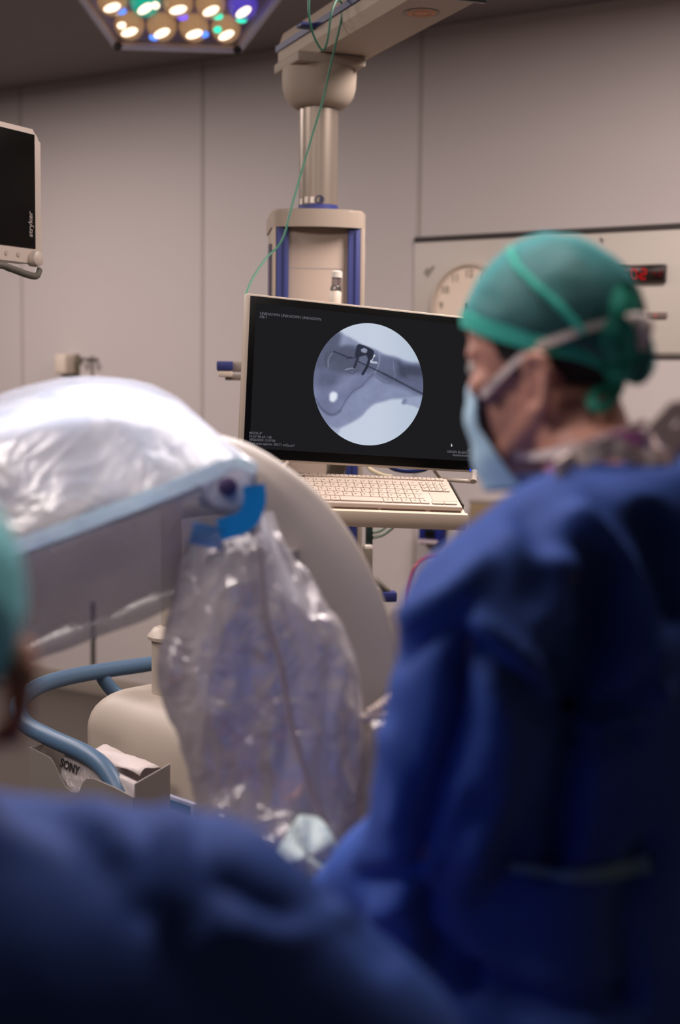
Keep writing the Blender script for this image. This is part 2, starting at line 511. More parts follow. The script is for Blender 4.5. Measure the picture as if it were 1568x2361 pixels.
# ------------------------------------------------------------------ ceiling pendant
pd = thing('ceiling_pendant', P(735, 1400, 4.3), 'grey ceiling supply boom with blue striped column behind the monitor', 'ceiling pendant')
M_boom = pm('boom_enamel', (184, 168, 153), .6, var=.03, spec=.2)
M_boom2 = pm('boom_enamel_rough', (166, 152, 138), .65, var=.03, spec=.2)
BV = flat(ray(-530, 868))              # boom direction pointing away from the camera
BP = Vector((BV.y, -BV.x, 0))          # across the boom, to the right
zb = 2.575
cL, cR, nR = Pz(642, 168, zb), Pz(832, 151, zb), Pz(1107, 8, zb)
bw = (cR - cL).dot(BP); bl = (nR - cL).dot(-BV)
far = cL + BP * (bw / 2); far.z = zb
BM = frame(far, BP, BV)                # x across, y away from the camera, z up
prof = [(-bw / 2 + .015, 0), (bw / 2 - .015, 0), (bw / 2, .02), (bw / 2, .085), (bw / 2 - .02, .125), (-bw / 2 + .045, .135), (-bw / 2 + .012, .118), (-bw / 2 - .004, .075), (-bw / 2 - .004, .03)]
Mp = frame(far, BP, Z)                 # extrude along -z => towards near end
Mx = Matrix((BP, Z, -BV)).transposed().to_4x4(); Mx.translation = far
k = MB()
rows = []
for yy, sc in ((-.012, .86), (-.004, .96), (.008, 1.0), (bl, 1.0), (bl + .02, .96)):
    rows.append([far + BP * (x * sc) + Z * ((z - .065) * sc + .065) - BV * yy for x, z in prof])
k.grid(rows, closed=True, ends=True)
k.done('boom_arm', M_boom, pd, autos=30)
pth = [far + BP * (-bw / 2 - .006) + Z * .070 - BV * y for y in (.0, .25, .5, bl)]
MB().band(pth, Z, .018, .008).done('blue_stripe', pm('navy_stripe', (38, 40, 96), .5), pd)
MB().box((.10, .012, .05), Matrix.Translation(far + BP * (-bw / 2) + Z * .07 - BV * .32) @ Mx.to_3x3().to_4x4(), .004).done('cable_clip', M_blue, pd)
MB().box((bw + .014, .016, .05), BM, .004, loc=(0, -bl - .02, .02)).done('rubber_edge', M_black, pd)
MB().box((bw * .7, .002, .001), BM, 0, loc=(.01, -.32, -.0005)).done('cover_joint', M_seam, pd)
oc = Pz(972, 30, zb - .001)
fr = frame(oc, BP, -BV)   # z down
mo = pm('orange_print', (196, 118, 52), .5)
k = MB(); k.lathe([(.038, 0), (.038, .0015), (.026, .0015), (.026, 0)], fr, 48, cap=False); k.lathe([(.0216, 0), (.0216, .0015)], fr, 40); k.done('orange_mark', mo, pd, autos=30)
k = MB(); k.lathe([(.048, 0), (.048, .0008)], fr, 48); k.done('mark_plate', M_boom2, pd)

cx = P(735, 300, 4.26)
def col(z): return Matrix.Translation((cx.x, cx.y, z))
zc = lambda py: (P(735, py, 4.26)).z
MB().box((.215, .215, .03), Matrix.Translation((0, 0, zb - .017)) @ Matrix.Translation((cx.x, cx.y, 0)) @ Mx.to_3x3().to_4x4() @ Matrix.Rotation(PI / 2, 4, 'X'), .006).done('mount_plate', M_boom2, pd)
zt = zb - .03
k = MB(); k.lathe([(.110, zt - 0), (.112, zt - .02), (.110, zt - .055), (.104, zt - .078), (.090, zt - .100), (.074, zt - .112), (.062, zt - .115)], col(0), 64); k.done('collar', M_boom2, pd, autos=50)
z1 = zc(482)
MB().lathe([(.0585, zt - .06), (.0585, z1 + .008)], col(0), 64).done('column', pm('satin_column', (146, 134, 122), .36, metal=.6, var=.02), pd)
MB().lathe([(.060, z1 + .012), (.060, z1 - .004)], col(0), 64).done('column_ring', M_blue, pd)
# maker's roundel and small print low on the column
vd = (Vector((CAM.x, CAM.y, 0)) - Vector((cx.x, cx.y, 0))).normalized(); vx = Z.cross(vd)
def on_col(px, py):
    q = P(px, py, 4.2); x = (q - cx).dot(vx); a = math.asin(max(-.9, min(.9, x / .0592)))
    nn = vd * math.cos(a) + vx * math.sin(a)
    c = Vector((cx.x, cx.y, q.z)) + nn * .0592
    return frame(c, Z.cross(nn), Z)
f = on_col(737, 458)
k = MB(); k.lathe([(.0135, -.001), (.0135, .001), (.0105, .0012), (.0105, -.001)], f, 32, cap=False)
k.prism([(-.003, -.009), (.006, -.007), (.009, .003), (.002, .009), (.001, 0)], f, .0012, -.0004)
k.done('roundel', pm('navy_print', (28, 34, 66), .5), pd, autos=20)
k = MB(); k.box((.012, .018, .001), on_col(706, 457)); k.box((.012, .018, .001), on_col(720, 458)); k.box((.012, .016, .001), on_col(694, 460)); k.done('white_sticker', M_white, pd)
text('- -- ---', on_col(700, 470) , .014, 'small_print', pm('grey_print', (92, 82, 72), .5), pd, 'CENTER', off=.0004)

M_headm = pm('head_enamel', (160, 145, 131), .55, var=.03, spec=.3)
# supply head
HB = 4.15
hA, hB = P(626, 505, HB + .0), P(846, 512, HB + .03)
HX = flat(hB - hA); HY = Vector((-HX.y, HX.x, 0)); hw = (hB - hA).length
hz1 = P(735, 487, 4.2).z; hz0 = P(735, 1420, 4.2).z
hc = (hA + hB) / 2 + HY * .14; hc.z = 0
HM = frame(hc, HX, HY)                  # x right, y away, z up
zz = lambda py: P(735, py, HB).z
hd = .27
capoly = [(-hw / 2, hd / 2), (-hw / 2, -hd / 2 + .03), (-hw / 2 + .012, -hd / 2), ] + [(x, -hd / 2 - .035 * math.cos(x / (hw / 2) * PI / 2)) for x in np.linspace(-hw / 2 + .03, hw / 2 - .03, 11)] + [(hw / 2 - .012, -hd / 2), (hw / 2, -hd / 2 + .03), (hw / 2, hd / 2)]
cz0 = zz(523)
k = MB(); k.prism(list(reversed(capoly)), HM, hz1 - cz0, cz0)
bmesh.ops.bevel(k.bm, geom=[e for e in k.bm.edges if abs(e.verts[0].co.z - e.verts[1].co.z) < 1e-5 and e.verts[0].co.z > hz1 - .001], offset=.006, segments=2, affect='EDGES')
k.done('head_cap', M_headm, pd, autos=40)
HH = cz0 - hz0
def hbox(x0, x1, y0, y1, z0, z1, bev=.002): return MB().box((x1 - x0, y1 - y0, z1 - z0), HM, bev, loc=((x0 + x1) / 2, (y0 + y1) / 2, (z0 + z1) / 2))
pxx = lambda px: (P(px, 600, HB) - hc).dot(HX)
x_a, x_b, x_c, x_d, x_e, x_f = [pxx(v) for v in (638, 667, 806, 834, 841, 850)]
xl = -hw / 2
hbox(x_b - .004, x_c + .004, -hd / 2 + .012, hd / 2, hz0, cz0).done('service_panel', pm('panel_cream', (178, 158, 143), .5, var=.02), pd)
hbox(x_b, x_c, -hd / 2 + .0115, -hd / 2 + .013, zz(617), zz(615), 0).done('panel_joint', M_seam, pd)
for a_, b_ in ((x_a, x_b), (x_c, x_d)):
    k = hbox(a_, b_, -hd / 2 - .004, hd / 2 - .02, hz0, cz0 - .001)
    k.box((.003, .006, HH - .02), HM, 0, loc=((a_ + b_) / 2 + .004, -hd / 2 - .005, (hz0 + cz0) / 2))
    k.done('blue_channel', M_blue, pd)
for a_, b_ in ((xl + .004, x_a), (x_d, hw / 2 - .004)):
    hbox(a_, b_, -hd / 2 - .002, hd / 2 - .02, hz0, cz0 - .0005, .004).done('side_rail', M_headm, pd)
hbox(xl - .006, xl + .004, -hd / 2 + .03, -hd / 2 + .07, hz0, zz(560)).done('edge_rail', pm('violet_grey', (92, 84, 104), .5), pd)
hbox(hw / 2 - .004, hw / 2 + .001, -hd / 2 + .03, -hd / 2 + .07, hz0, zz(560)).done('edge_rail', pm('olive_grey', (132, 124, 106), .5), pd)
hbox(-hw / 2, hw / 2, -hd / 2 - .004, hd / 2, hz0 - .03, hz0, .006).done('head_base', M_headm, pd)
# rail brackets with blue ends
def bracket(px, py, d, L, nm='rail_bracket'):
    q = P(px, py, d); q2 = q + HX * L
    k = MB(); fr = frame(q, HX, Z)
    k.box((L, .03, .03), fr, .003, loc=(L / 2, .0, -.01)); k.box((L * .9, .018, .05), fr, .003, loc=(L / 2 + .012, -.03, -.02))
    o = k.done(nm, pm('rail_grey', (140, 128, 118), .5), pd)
    MB().box((.046, .026, .04), fr, .003, loc=(.02, .002, 0)).done('blue_end', M_blue, o)
    MB().box((.04, .018, .036), fr, .003, loc=(.022, -.021, 0)).done('pale_end', M_cream, o)
bracket(502, 845, 4.05, .2)
q = P(897, 1372, 4.0); fr = frame(q, HX, Z)
o = MB().box((.15, .03, .035), fr, .003, loc=(-.075, 0, -.02)).done('rail_bracket', M_greyen, pd)
MB().box((.042, .028, .045), fr, .004, loc=(.0, -.004, -.004)).done('blue_end', M_blue, o)
MB().cap(P(864, 1338, 4.0), P(893, 1362, 4.0), .011, .009).done('bracket_strut', pm('dark_strut', (96, 90, 78), .5), o)
k = MB(); k.box((.018, .07, .03), frame(P(851, 1232, 4.06), HX, Z), .003); k.done('socket_block', pm('green_black', (20, 40, 32), .4), pd)
k = MB(); k.box((.022, .016, .035), frame(P(849, 1262, 4.05), HX, Z), .003); k.done('socket_cap', M_white, pd)
k = MB(); k.box((.024, .115, .05), frame(P(847, 1308, 4.05), HX, Z), .003); k.done('socket_rail', pm('rail_taupe', (120, 110, 98), .5), pd)
MB().box((.045, .12, .03), frame(P(772, 1080, 4.0), HX, Z) , .004).done('arm_plate', pm('taupe_plate', (112, 104, 92), .45), pd)

# flow meter plugged into the panel
fm = thing('flow_meter', P(775, 690, 4.0), 'small clear flow meter with white cap on the column panel', 'flow meter')
q0, q1 = P(772, 712, 3.98), P(777, 628, 3.98)
ax = (q1 - q0); L = ax.length; ax.normalize()
Mf = Matrix.Translation(q0) @ ax.to_track_quat('Z', 'Y').to_matrix().to_4x4()
MB().lathe([(.0165, 0), (.0165, .045), (.013, .05)], Mf, 24).done('body', M_cream, fm)
MB().lathe([(.012, .048), (.016, .052), (.016, .06), (.012, .064)], Mf, 24).done('nut', M_steel, fm)
m, nt, out = newmat('clear_tube'); g = node(nt, 'ShaderNodeBsdfGlossy', Roughness=.08); t_ = node(nt, 'ShaderNodeBsdfTransparent', Color=L4((225, 222, 228))); mx = node(nt, 'ShaderNodeMixShader', Fac=.3)
nt.links.new(t_.outputs[0], mx.inputs[1]); nt.links.new(g.outputs[0], mx.inputs[2]); nt.links.new(mx.outputs[0], out.inputs[0]); M_clear = m
MB().lathe([(.0135, .062), (.0135, L - .012)], Mf, 24).done('clear_tube', M_clear, fm)
MB().lathe([(.0155, L - .016), (.0155, L), (.012, L + .003)], Mf, 24).done('cap', M_white, fm)
MB().cap(Mf @ Vector((0, 0, .02)), Mf @ Vector((0, 0, .02)) + HY * .07, .01, .01).done('plug', M_steel, fm)

# green tubing looped over the boom
gp = [(700, -330, 3.7), (710, -180, 3.72), (712, -60, 3.75), (712, 0, 3.78), (713, 38, 3.8), (724, 84, 3.84), (744, 116, 3.86), (755, 92, 3.86), (763, 38, 3.86), (774, 4, 3.88), (784, 2, 3.9), (790, 17, 3.92), (785, 55, 3.92), (767, 130, 3.92), (744, 232, 3.92), (722, 305, 3.92), (694, 400, 3.92), (667, 497, 3.9), (656, 540, 3.9), (642, 567, 3.9), (616, 593, 3.88), (591, 628, 3.84), (572, 664, 3.8), (565, 700, 3.76), (575, 760, 3.72), (600, 830, 3.7)]
k = MB(); k.tube([Vector(p) for p in spline([P(*g) for g in gp], 6)], .0030, 8)
tag(k.done('oxygen_tube', pm('green_tube', (64, 128, 104), .4)), 'thin green tube looping down from the ceiling boom', 'tube')
k = MB(); k.tube([Vector(p) for p in spline([P(*g) for g in ((858, 1240, 4.06), (885, 1232, 4.02), (915, 1205, 4.0), (925, 1170, 4.0))], 6)], .005, 8)
k.tube([Vector(p) for p in spline([P(*g) for g in ((858, 1228, 4.06), (880, 1222, 4.03), (900, 1200, 4.02), (905, 1170, 4.0))], 6)], .005, 8)
tag(k.done('hose', pm('pale_green_tube', (150, 168, 148), .4)), 'pale green hose loop under the keyboard shelf beside the blue channel', 'hose')
k = MB(); k.tube([Vector(p) for p in spline([P(*g) for g in ((845, 1050, 4.0), (850, 1078, 4.0), (880, 1095, 3.96), (905, 1100, 3.95))], 6)], .006, 8)
tag(k.done('cable', pm('ivory_cable', (186, 172, 140), .45)), 'ivory cable between monitor bottom edge and keyboard', 'cable')
k = MB(); k.tube([Vector(p) for p in spline([P(*g) for g in ((885, 1055, 3.9), (905, 1078, 3.9), (945, 1085, 3.9), (985, 1078, 3.9), (1005, 1050, 3.9))], 6)], .008, 10)
tag(k.done('hose', pm('navy_hose', (24, 46, 110), .4)), 'dark blue hose sagging just below the monitor', 'hose')
# suction regulator on the wall
f = WF(1018, 1225, 0)
sr = thing('suction_regulator', WL(1018, 1300), 'blue wall unit with black window and pale knobs under keyboard shelf', 'regulator')
MB().box((.16, .36, .05), f, .008, loc=(.025, -.1, .025)).done('back_plate', M_greyen, sr)
o = MB().box((.118, .1, .05), f, .008, loc=(0, 0, .075)).done('body', pm('navy_enamel', (16, 28, 104), .4), sr)
MB().box((.05, .042, .006), f, .002, loc=(0, -.002, .101)).done('window', M_black, o)
for i in range(4):
    MB().lathe([(.008, 0), (.008, .022), (.005, .026)], f @ Matrix.Translation((-.036 + i * .023, -.036, .1)), 16).done('knob', pm('pale_knob', (205, 185, 190), .4), o)
MB().lathe([(.026, 0), (.03, .03), (.03, .07), (.022, .085)], f @ Matrix.Translation((.015, -.2, .08)) @ Matrix.Rotation(-PI / 2, 4, 'X'), 28).done('jar', pm('grey_jar', (150, 142, 150), .3), sr)
k = MB(); k.tube([Vector(p) for p in spline([P(*g) for g in ((1010, 1284, 5.55), (985, 1287, 5.5), (962, 1302, 5.45), (950, 1328, 5.45), (942, 1370, 5.45), (945, 1420, 5.45))], 6)], .009, 10)
tag(k.done('hose', pm('red_hose', (150, 58, 62), .45)), 'red hose curving down from the blue wall unit', 'hose')
# ------------------------------------------------------------------ monitor
dl, dr = 3.20, 3.46
TL, BL_, TRc, BRc = P(576, 675, dl), P(545, 1060, dl), P(1129, 737, dr), P(1105, 1089, dr)
mxd = ((TRc + BRc) - (TL + BL_)).normalized()
myd = ((TL + TRc) - (BL_ + BRc)); myd = (myd - mxd * myd.dot(mxd)).normalized()
mc = (TL + BL_ + TRc + BRc) / 4
MW = ((TRc - TL).length + (BRc - BL_).length) / 2; MH = ((TL - BL_).length + (TRc - BRc).length) / 2
MF = frame(mc, mxd, myd)                 # front glass plane, z towards viewer
mon = thing('computer_monitor', mc - Z * MH / 2, 'flat monitor showing a round grey x-ray image of a foot', 'monitor')
MB().box((MW, MH, .018), MF, .004, 2, loc=(0, 0, -.010)).done('housing', M_cream, mon)
MB().box((MW - .014, MH - .010, .004), MF, .0015, 2, loc=(.002, 0, -.0005)).done('bezel', pm('bezel_black', (5, 5, 6), .35, spec=.25), mon)
MB().box((MW * .6, MH * .7, .045), MF, .014, 3, loc=(0, 0, -.04)).done('back_cover', M_cream, mon)
def mpix(px, py):                        # photo pixel -> monitor plane
    r = ray(px, py); n = MF.col[2].to_3d(); t = (mc - CAM).dot(n) / r.dot(n)
    q = MF.inverted() @ (CAM + r * t); return q.x, q.y
x0, y1 = mpix(597, 700); x0b, y0 = mpix(568, 1033); xr1, _ = mpix(1105, 1000)
sx0 = (x0 + x0b) / 2; sx1 = MW / 2 - (sx0 + MW / 2) * .95; sy1 = y1; sy0 = y0
M_scr = emitmat('screen_dark', (29, 28, 30), 1.0)
MB().box((sx1 - sx0, sy1 - sy0, .001), MF, 0, loc=((sx0 + sx1) / 2, (sy0 + sy1) / 2, .002)).done('screen', M_scr, mon)
scr = [c for c in mon.children if c.name.startswith('screen')][0]

# the x-ray picture on the screen: colours per vertex of a fine disc, shown as screen light
ccx, ccy = mpix(850, 886.5)
rx_ = (mpix(979, 893)[0] - mpix(721, 880)[0]) / 2; ry_ = (mpix(853, 748.5)[1] - mpix(847, 1024.5)[1]) / 2
rad = (rx_ + ry_) / 2
NR, NT = 150, 360
vs, fs = [Vector((ccx, ccy, .0032))], []
for i in range(1, NR + 1):
    for k in range(NT):
        a = 2 * PI * k / NT; q = rad * i / NR
        vs.append(Vector((ccx + q * math.cos(a), ccy + q * math.sin(a), .0032)))
for k in range(NT): fs.append((0, 1 + k, 1 + (k + 1) % NT))
for i in range(NR - 1):
    for k in range(NT):
        a = 1 + i * NT; fs.append((a + k, a + NT + k, a + NT + (k + 1) % NT, a + (k + 1) % NT))
me = bpy.data.meshes.new('xray_image'); me.from_pydata([MF @ v for v in vs], [], fs)
# paint in a 1568x1620 drawing frame
px = project(getco(me))[:, :2]
# the disc is drawn as a true circle on the screen; drawing coordinates follow it
K = 1568 / 300
U_ = (px[:, 0] - 700) * K; V_ = (px[:, 1] - 730) * K
pts2 = np.stack([U_, V_], 1)
def inside(poly):
    poly = np.array(poly, float); x, y = U_, V_; c = np.zeros(len(x), bool)
    for i in range(len(poly)):
        xa, ya = poly[i]; xb, yb = poly[i - 1]
        if ya == yb: continue
        c ^= ((ya > y) != (yb > y)) & (x < (xb - xa) * (y - ya) / (yb - ya) + xa)
    return c
def smooth(t): t = np.clip(t, 0, 1); return t * t * (3 - 2 * t)
colr = np.zeros((len(U_), 3))
colr[:] = (196, 205, 222)
gx = np.clip((U_ - 900) / 600, 0, 1)[:, None]
colr += gx * np.array((-18, -12, -12))
def pm_(poly, soft):
    sp = spline(poly + [poly[0]], 5)
    d = poly_dist(pts2, sp); s = np.where(inside(sp), d, -d)
    return smooth(s / soft * .5 + .5)[:, None]
def paint(poly, c, soft, op=1.0):
    global colr
    w = pm_(poly, soft) * op; colr = colr * (1 - w) + np.array(c) * w
def stroke(line, w, c, soft=8, op=1.0):
    global colr
    sp = spline(line, 6) if len(line) > 2 else [np.array(q, float) for q in line]
    d = poly_dist(pts2, sp)
    m_ = smooth((w / 2 - d) / soft + .5)[:, None] * op; colr = colr * (1 - m_) + np.array(c) * m_
paint([(430, 170), (470, 215), (560, 262), (680, 325), (860, 395), (980, 455), (1100, 490), (1250, 540), (1320, 560), (1420, 575), (1560, 640), (1560, 960), (1440, 985), (1250, 988), (1080, 994), (960, 1024), (850, 1058), (770, 1120), (700, 1200), (600, 1262), (480, 1325), (400, 1352), (280, 1330), (60, 1300), (-40, 900), (-20, 420), (250, 130)], (132, 140, 171), 26)
paint([(400, 1350), (430, 1340), (420, 1400), (300, 1500), (150, 1300), (300, 1300)], (150, 160, 190), 30, .7)
paint([(1185, 1040), (1215, 985), (1300, 970), (1560, 950), (1560, 1130), (1400, 1108), (1330, 1078), (1225, 1056)], (148, 158, 186), 16)
paint([(1180, 1040), (1210, 990), (1245, 1000), (1230, 1050), (1200, 1060)], (120, 130, 160), 14, .8)
paint([(250, 200), (430, 200), (480, 300), (600, 330), (720, 390), (900, 470), (930, 640), (760, 720), (600, 720), (330, 770), (60, 830), (-20, 500)], (90, 95, 119), 60)
paint([(330, 250), (440, 220), (470, 320), (410, 370), (290, 360)], (92, 98, 120), 50, .8)
paint([(465, 215), (620, 290), (640, 340), (520, 345), (440, 350)], (142, 150, 178), 40, .8)
paint([(960, 480), (1100, 500), (1250, 560), (1560, 620), (1560, 965), (1400, 940), (1200, 860), (1000, 790), (880, 700), (880, 580)], (92, 98, 125), 50, .95)
paint([(1140, 540), (1240, 590), (1560, 650), (1560, 790), (1240, 740), (1150, 690)], (66, 70, 90), 44, .95)
paint([(1250, 600), (1330, 610), (1560, 650), (1560, 700), (1300, 660)], (68, 72, 92), 34, .8)
paint([(1250, 700), (1560, 740), (1560, 830), (1300, 780)], (92, 96, 122), 34, .8)
paint([(940, 480), (1080, 520), (1080, 690), (940, 680), (890, 600)], (98, 104, 130), 34, .8)
paint([(290, 480), (390, 395), (520, 370), (625, 400), (660, 560), (640, 620), (520, 660), (400, 668), (310, 640)], (82, 87, 108), 56, .9)
paint([(150, 610), (420, 690), (640, 700), (840, 650), (830, 720), (770, 800), (650, 880), (540, 980), (470, 1080), (400, 1170), (300, 1180), (200, 1100), (140, 980), (110, 800)], (112, 118, 149), 50, .95)
paint([(420, 720), (620, 720), (560, 860), (420, 900), (350, 840)], (138, 144, 176), 80, .6)
paint([(200, 640), (420, 690), (400, 800), (240, 870), (150, 780)], (88, 93, 118), 70, .8)
stroke([(150, 990), (200, 1085), (280, 1160), (360, 1185), (430, 1150), (470, 1080), (530, 975), (610, 890), (700, 835), (755, 775), (790, 735), (835, 700)], 22, (96, 101, 128), 18, .8)
stroke([(170, 1050), (250, 1140), (340, 1180), (440, 1130)], 34, (92, 97, 122), 26, .6)
stroke([(300, 600), (296, 540), (310, 490), (345, 440)], 16, (122, 128, 150), 14, .8)
stroke([(272, 600), (262, 520), (280, 440)], 20, (74, 78, 98), 18, .6)
stroke([(505, 640), (560, 625), (620, 620)], 14, (150, 156, 178), 12, .8)
stroke([(520, 665), (590, 690), (625, 665), (650, 640)], 14, (78, 84, 106), 10, .8)
stroke([(905, 430), (915, 520), (895, 610), (860, 680)], 10, (150, 158, 180), 10, .7)
stroke([(1080, 540), (1085, 620), (1100, 700), (1080, 770)], 10, (132, 140, 164), 10, .6)
stroke([(880, 730), (980, 800), (1060, 790), (1090, 740)], 14, (92, 98, 126), 14, .5)
stroke([(1000, 690), (1120, 760), (1300, 850), (1450, 880)], 12, (90, 96, 122), 10, .6)
stroke([(840, 455), (828, 510), (812, 545), (880, 555)], 22, (196, 204, 222), 12, .95)
stroke([(850, 470), (835, 480)], 26, (226, 232, 240), 10)
stroke([(365, 420), (540, 490), (580, 485)], 14, (48, 52, 68), 6)
stroke([(515, 505), (600, 500), (660, 480)], 16, (54, 58, 76), 8, .8)
stroke([(640, 530), (780, 600)], 13, (48, 52, 68), 6)
stroke([(780, 600), (900, 655), (1000, 705)], 15, (54, 58, 76), 6)
stroke([(960, 685), (1440, 935)], 24, (58, 62, 82), 8, .9)
paint([(640, 350), (680, 332), (800, 380), (850, 430), (820, 520), (780, 500), (640, 490), (618, 470)], (46, 49, 64), 8)
paint([(690, 395), (730, 378), (768, 400), (750, 438), (700, 425)], (140, 147, 170), 8)
paint([(672, 485), (760, 470), (752, 560), (690, 545)], (100, 105, 130), 10)
stroke([(655, 490), (612, 612)], 28, (48, 51, 66), 8)
stroke([(805, 460), (770, 590), (712, 692)], 30, (42, 45, 60), 8)
paint([(312, 985), (318, 930), (360, 905), (405, 930), (400, 990), (360, 1028), (322, 1015)], (222, 229, 240), 22)
rr_ = np.linalg.norm((np.array([tuple(v[:2]) for v in vs]) - np.array([ccx, ccy])), axis=1) / rad
nzv = np.array([noise.fractal(Vector((a / 170, b / 170, 1.7)), .8, 2.1, 4) for a, b in zip(U_, V_)])
colr *= (1 + .055 * nzv * (colr[:, 0] < 175))[:, None]
colr = np.clip(colr, 0, 255)
at = me.color_attributes.new('picture', 'FLOAT_COLOR', 'POINT')
c_ = colr / 255; c_ = np.where(c_ <= .04045, c_ / 12.92, ((c_ + .055) / 1.055) ** 2.4)
at.data.foreach_set('color', np.concatenate([c_, np.ones((len(c_), 1))], 1).astype(np.float32).ravel())
m, nt, out = newmat('screen_picture')
va = node(nt, 'ShaderNodeVertexColor', layer_name='picture'); e = node(nt, 'ShaderNodeEmission', Strength=1.0)
nt.links.new(va.outputs[0], e.inputs[0]); nt.links.new(e.outputs[0], out.inputs[0])
link('xray_image', me, m, scr)
M_txt = emitmat('screen_text', (96, 96, 104), 1.0)
def mtext(s, px, py, size, align='LEFT', mt=None, nm='screen_text'):
    x, y = mpix(px, py); text(s, MF @ Matrix.Translation((x, y, .0032)), size, nm, mt or M_txt, scr, align, depth=.0002, off=.0001)
mtext('UNKNOWN UNKNOWN UNKNOWN', 598, 725.5, .0088)
mtext('AIS-1', 597, 733, .0088)
mtext('MODE 4"', 573.5, 1000.5, .0078); mtext('54 kV 98 uA 1:45', 573, 1008, .0078)
mtext('10/26/2020 12:37:58', 572.5, 1015.5, .0078); mtext('Dose area approx. 203.71 mGy.cm\u00b2', 571.5, 1023.5, .0078)
mtext('A4', 1083, 1040.5, .0085, 'RIGHT'); mtext('URGEN BLANCO', 1083, 1047, .0085, 'RIGHT'); mtext('Austria-Austria', 1082, 1053.5, .0078, 'RIGHT')
mtext('EIZO', 589, 1047, .0105, 'RIGHT', emitmat('bezel_print', (150, 140, 148), .8), 'bezel_lettering')
x, y = mpix(1039.5, 1026.5)
MB().prism([(0, .004), (.003, -.002), (.0008, -.0016), (0, -.004), (-.0012, -.0012)], MF @ Matrix.Translation((x, y, .0028)), .0006).done('cursor', emitmat('cursor_white', (225, 228, 232), 1), scr, smooth=False)
x, y = mpix(1083.5, 1083.5)
MB().box((.0028, .006, .001), MF, 0, loc=(x, y, .0022)).done('power_light', emitmat('blue_led', (0, 70, 255), 1.4), mon)
# carrying bar under the lower edge (two short loops)
def loop(pxs, d, nm='carry_handle'):
    k = MB(); k.band([Vector(p) for p in spline([P(a, b, d) for a, b in pxs], 5)], mxd, .012, .010)
    return k.done(nm, M_cream, mon)
k = MB()
for a, b, w in (((1000, 1084), (1018, 1106), .008), ((1017, 1105), (1094, 1111), .010), ((1092, 1110), (1095, 1086), .016)):
    p, q = P(*a, 3.43), P(*b, 3.45); k.cyl(p, q, w / 2, n=10)
k.done('carry_handle', M_cream, mon)
k = MB()
for a, b in (((664, 1066), (634, 1092)), ((600, 1062), (575, 1085)), ((575, 1085), (640, 1090))):
    k.cyl(P(*a, 3.24), P(*b, 3.22), .005, n=10)
k.done('carry_handle', M_cream, mon)

# ------------------------------------------------------------------ cart
A = Vector((math.cos(PI / 4), -math.sin(PI / 4), 0)); B = Vector((A.y * -1, A.x, 0))
cart = thing('monitor_cart', Vector((-.3, 3.33, 0)), 'beige wheeled cart with blue-grey push bar and a column', 'cart')
Lc = P(163, 1690, 3.36); Lc.z = 0
ctr = Lc + A * .27 + B * .22
CM = frame(ctr, A, B)
k = MB(); rows = []
for z_, ins in [(.16, 0)] + [(.885 - .085 * (1 - math.sin(a)), .085 * (1 - math.cos(a))) for a in np.linspace(0, PI / 2, 9)] + [(.885, .12), (.885, .17)]:
    rows.append([CM @ Vector((x, y, z_)) for x, y in rrect(.54 - 2 * ins, .44 - 2 * ins, max(.02, .10 - ins * .45), 8)])
k.grid(rows, closed=True, ends=True)
M_cartb = pm('cart_beige', (178, 166, 154), .5, var=.03)
k.done('cabinet', M_cartb, cart, autos=50)
MB().box((.6, .5, .06), CM, .02, loc=(0, 0, .13)).done('base', pm('dark_base', (82, 78, 76), .5), cart)
for sx in (-1, 1):
    for sy in (-1, 1):
        c0 = CM @ Vector((sx * .25, sy * .2, .05))
        MB().cyl(c0 - A * .014, c0 + A * .014, .05).done('caster', M_black, cart)
cb = P(395, 1612, 3.34); cbx = Vector((cb.x, cb.y, 0))
def onc(px, py, d=3.34): return P(px, py, d).z
Mc = Matrix.Translation(cbx)
rl = (P(395, 1500, 3.34) - P(350, 1500, 3.34)).length
MB().lathe([(rl, onc(395, 1622)), (rl, onc(395, 1462))], Mc, 48).done('column', M_cartb, cart)
MB().lathe([(rl + .003, onc(395, 1620) + .002), (rl + .009, onc(395, 1622))], Mc, 48, cap=False).done('column_seal', M_black, cart)
zr = onc(395, 1470)
MB().lathe([(rl + .002, zr - .002), (rl + .008, zr), (rl + .010, zr + .008), (rl - .004, zr + .026), (rl - .02, zr + .032)], Mc, 48).done('collar', pm('cart_collar', (192, 178, 164), .45), cart)
MB().lathe([(rl * .52, zr + .02), (rl * .52, 1.40), (rl * .3, 1.41)], Mc, 40).done('upper_column', M_cartb, cart)
# arm from the column to tray and monitor
top = Vector((cbx.x, cbx.y, 1.36)); tr = P(800, 1150, 3.42); mb_ = mc - Vector(MF.col[2].to_3d()) * .1
k = MB(); k.tube([Vector(p) for p in spline([top - Z * .05, top + Vector((.1, .05, -.04)), tr + Vector((0, .1, -.02)), tr], 6)], .02, 12)
k.done('support_arm', M_greyen, cart)
k = MB(); k.tube([Vector(p) for p in spline([tr + Vector((-.05, .08, 0)), P(775, 1085, 3.48), mb_ - Z * .1, mb_], 6)], .022, 12)
k.done('monitor_arm', pm('arm_taupe', (110, 103, 90), .45), cart)
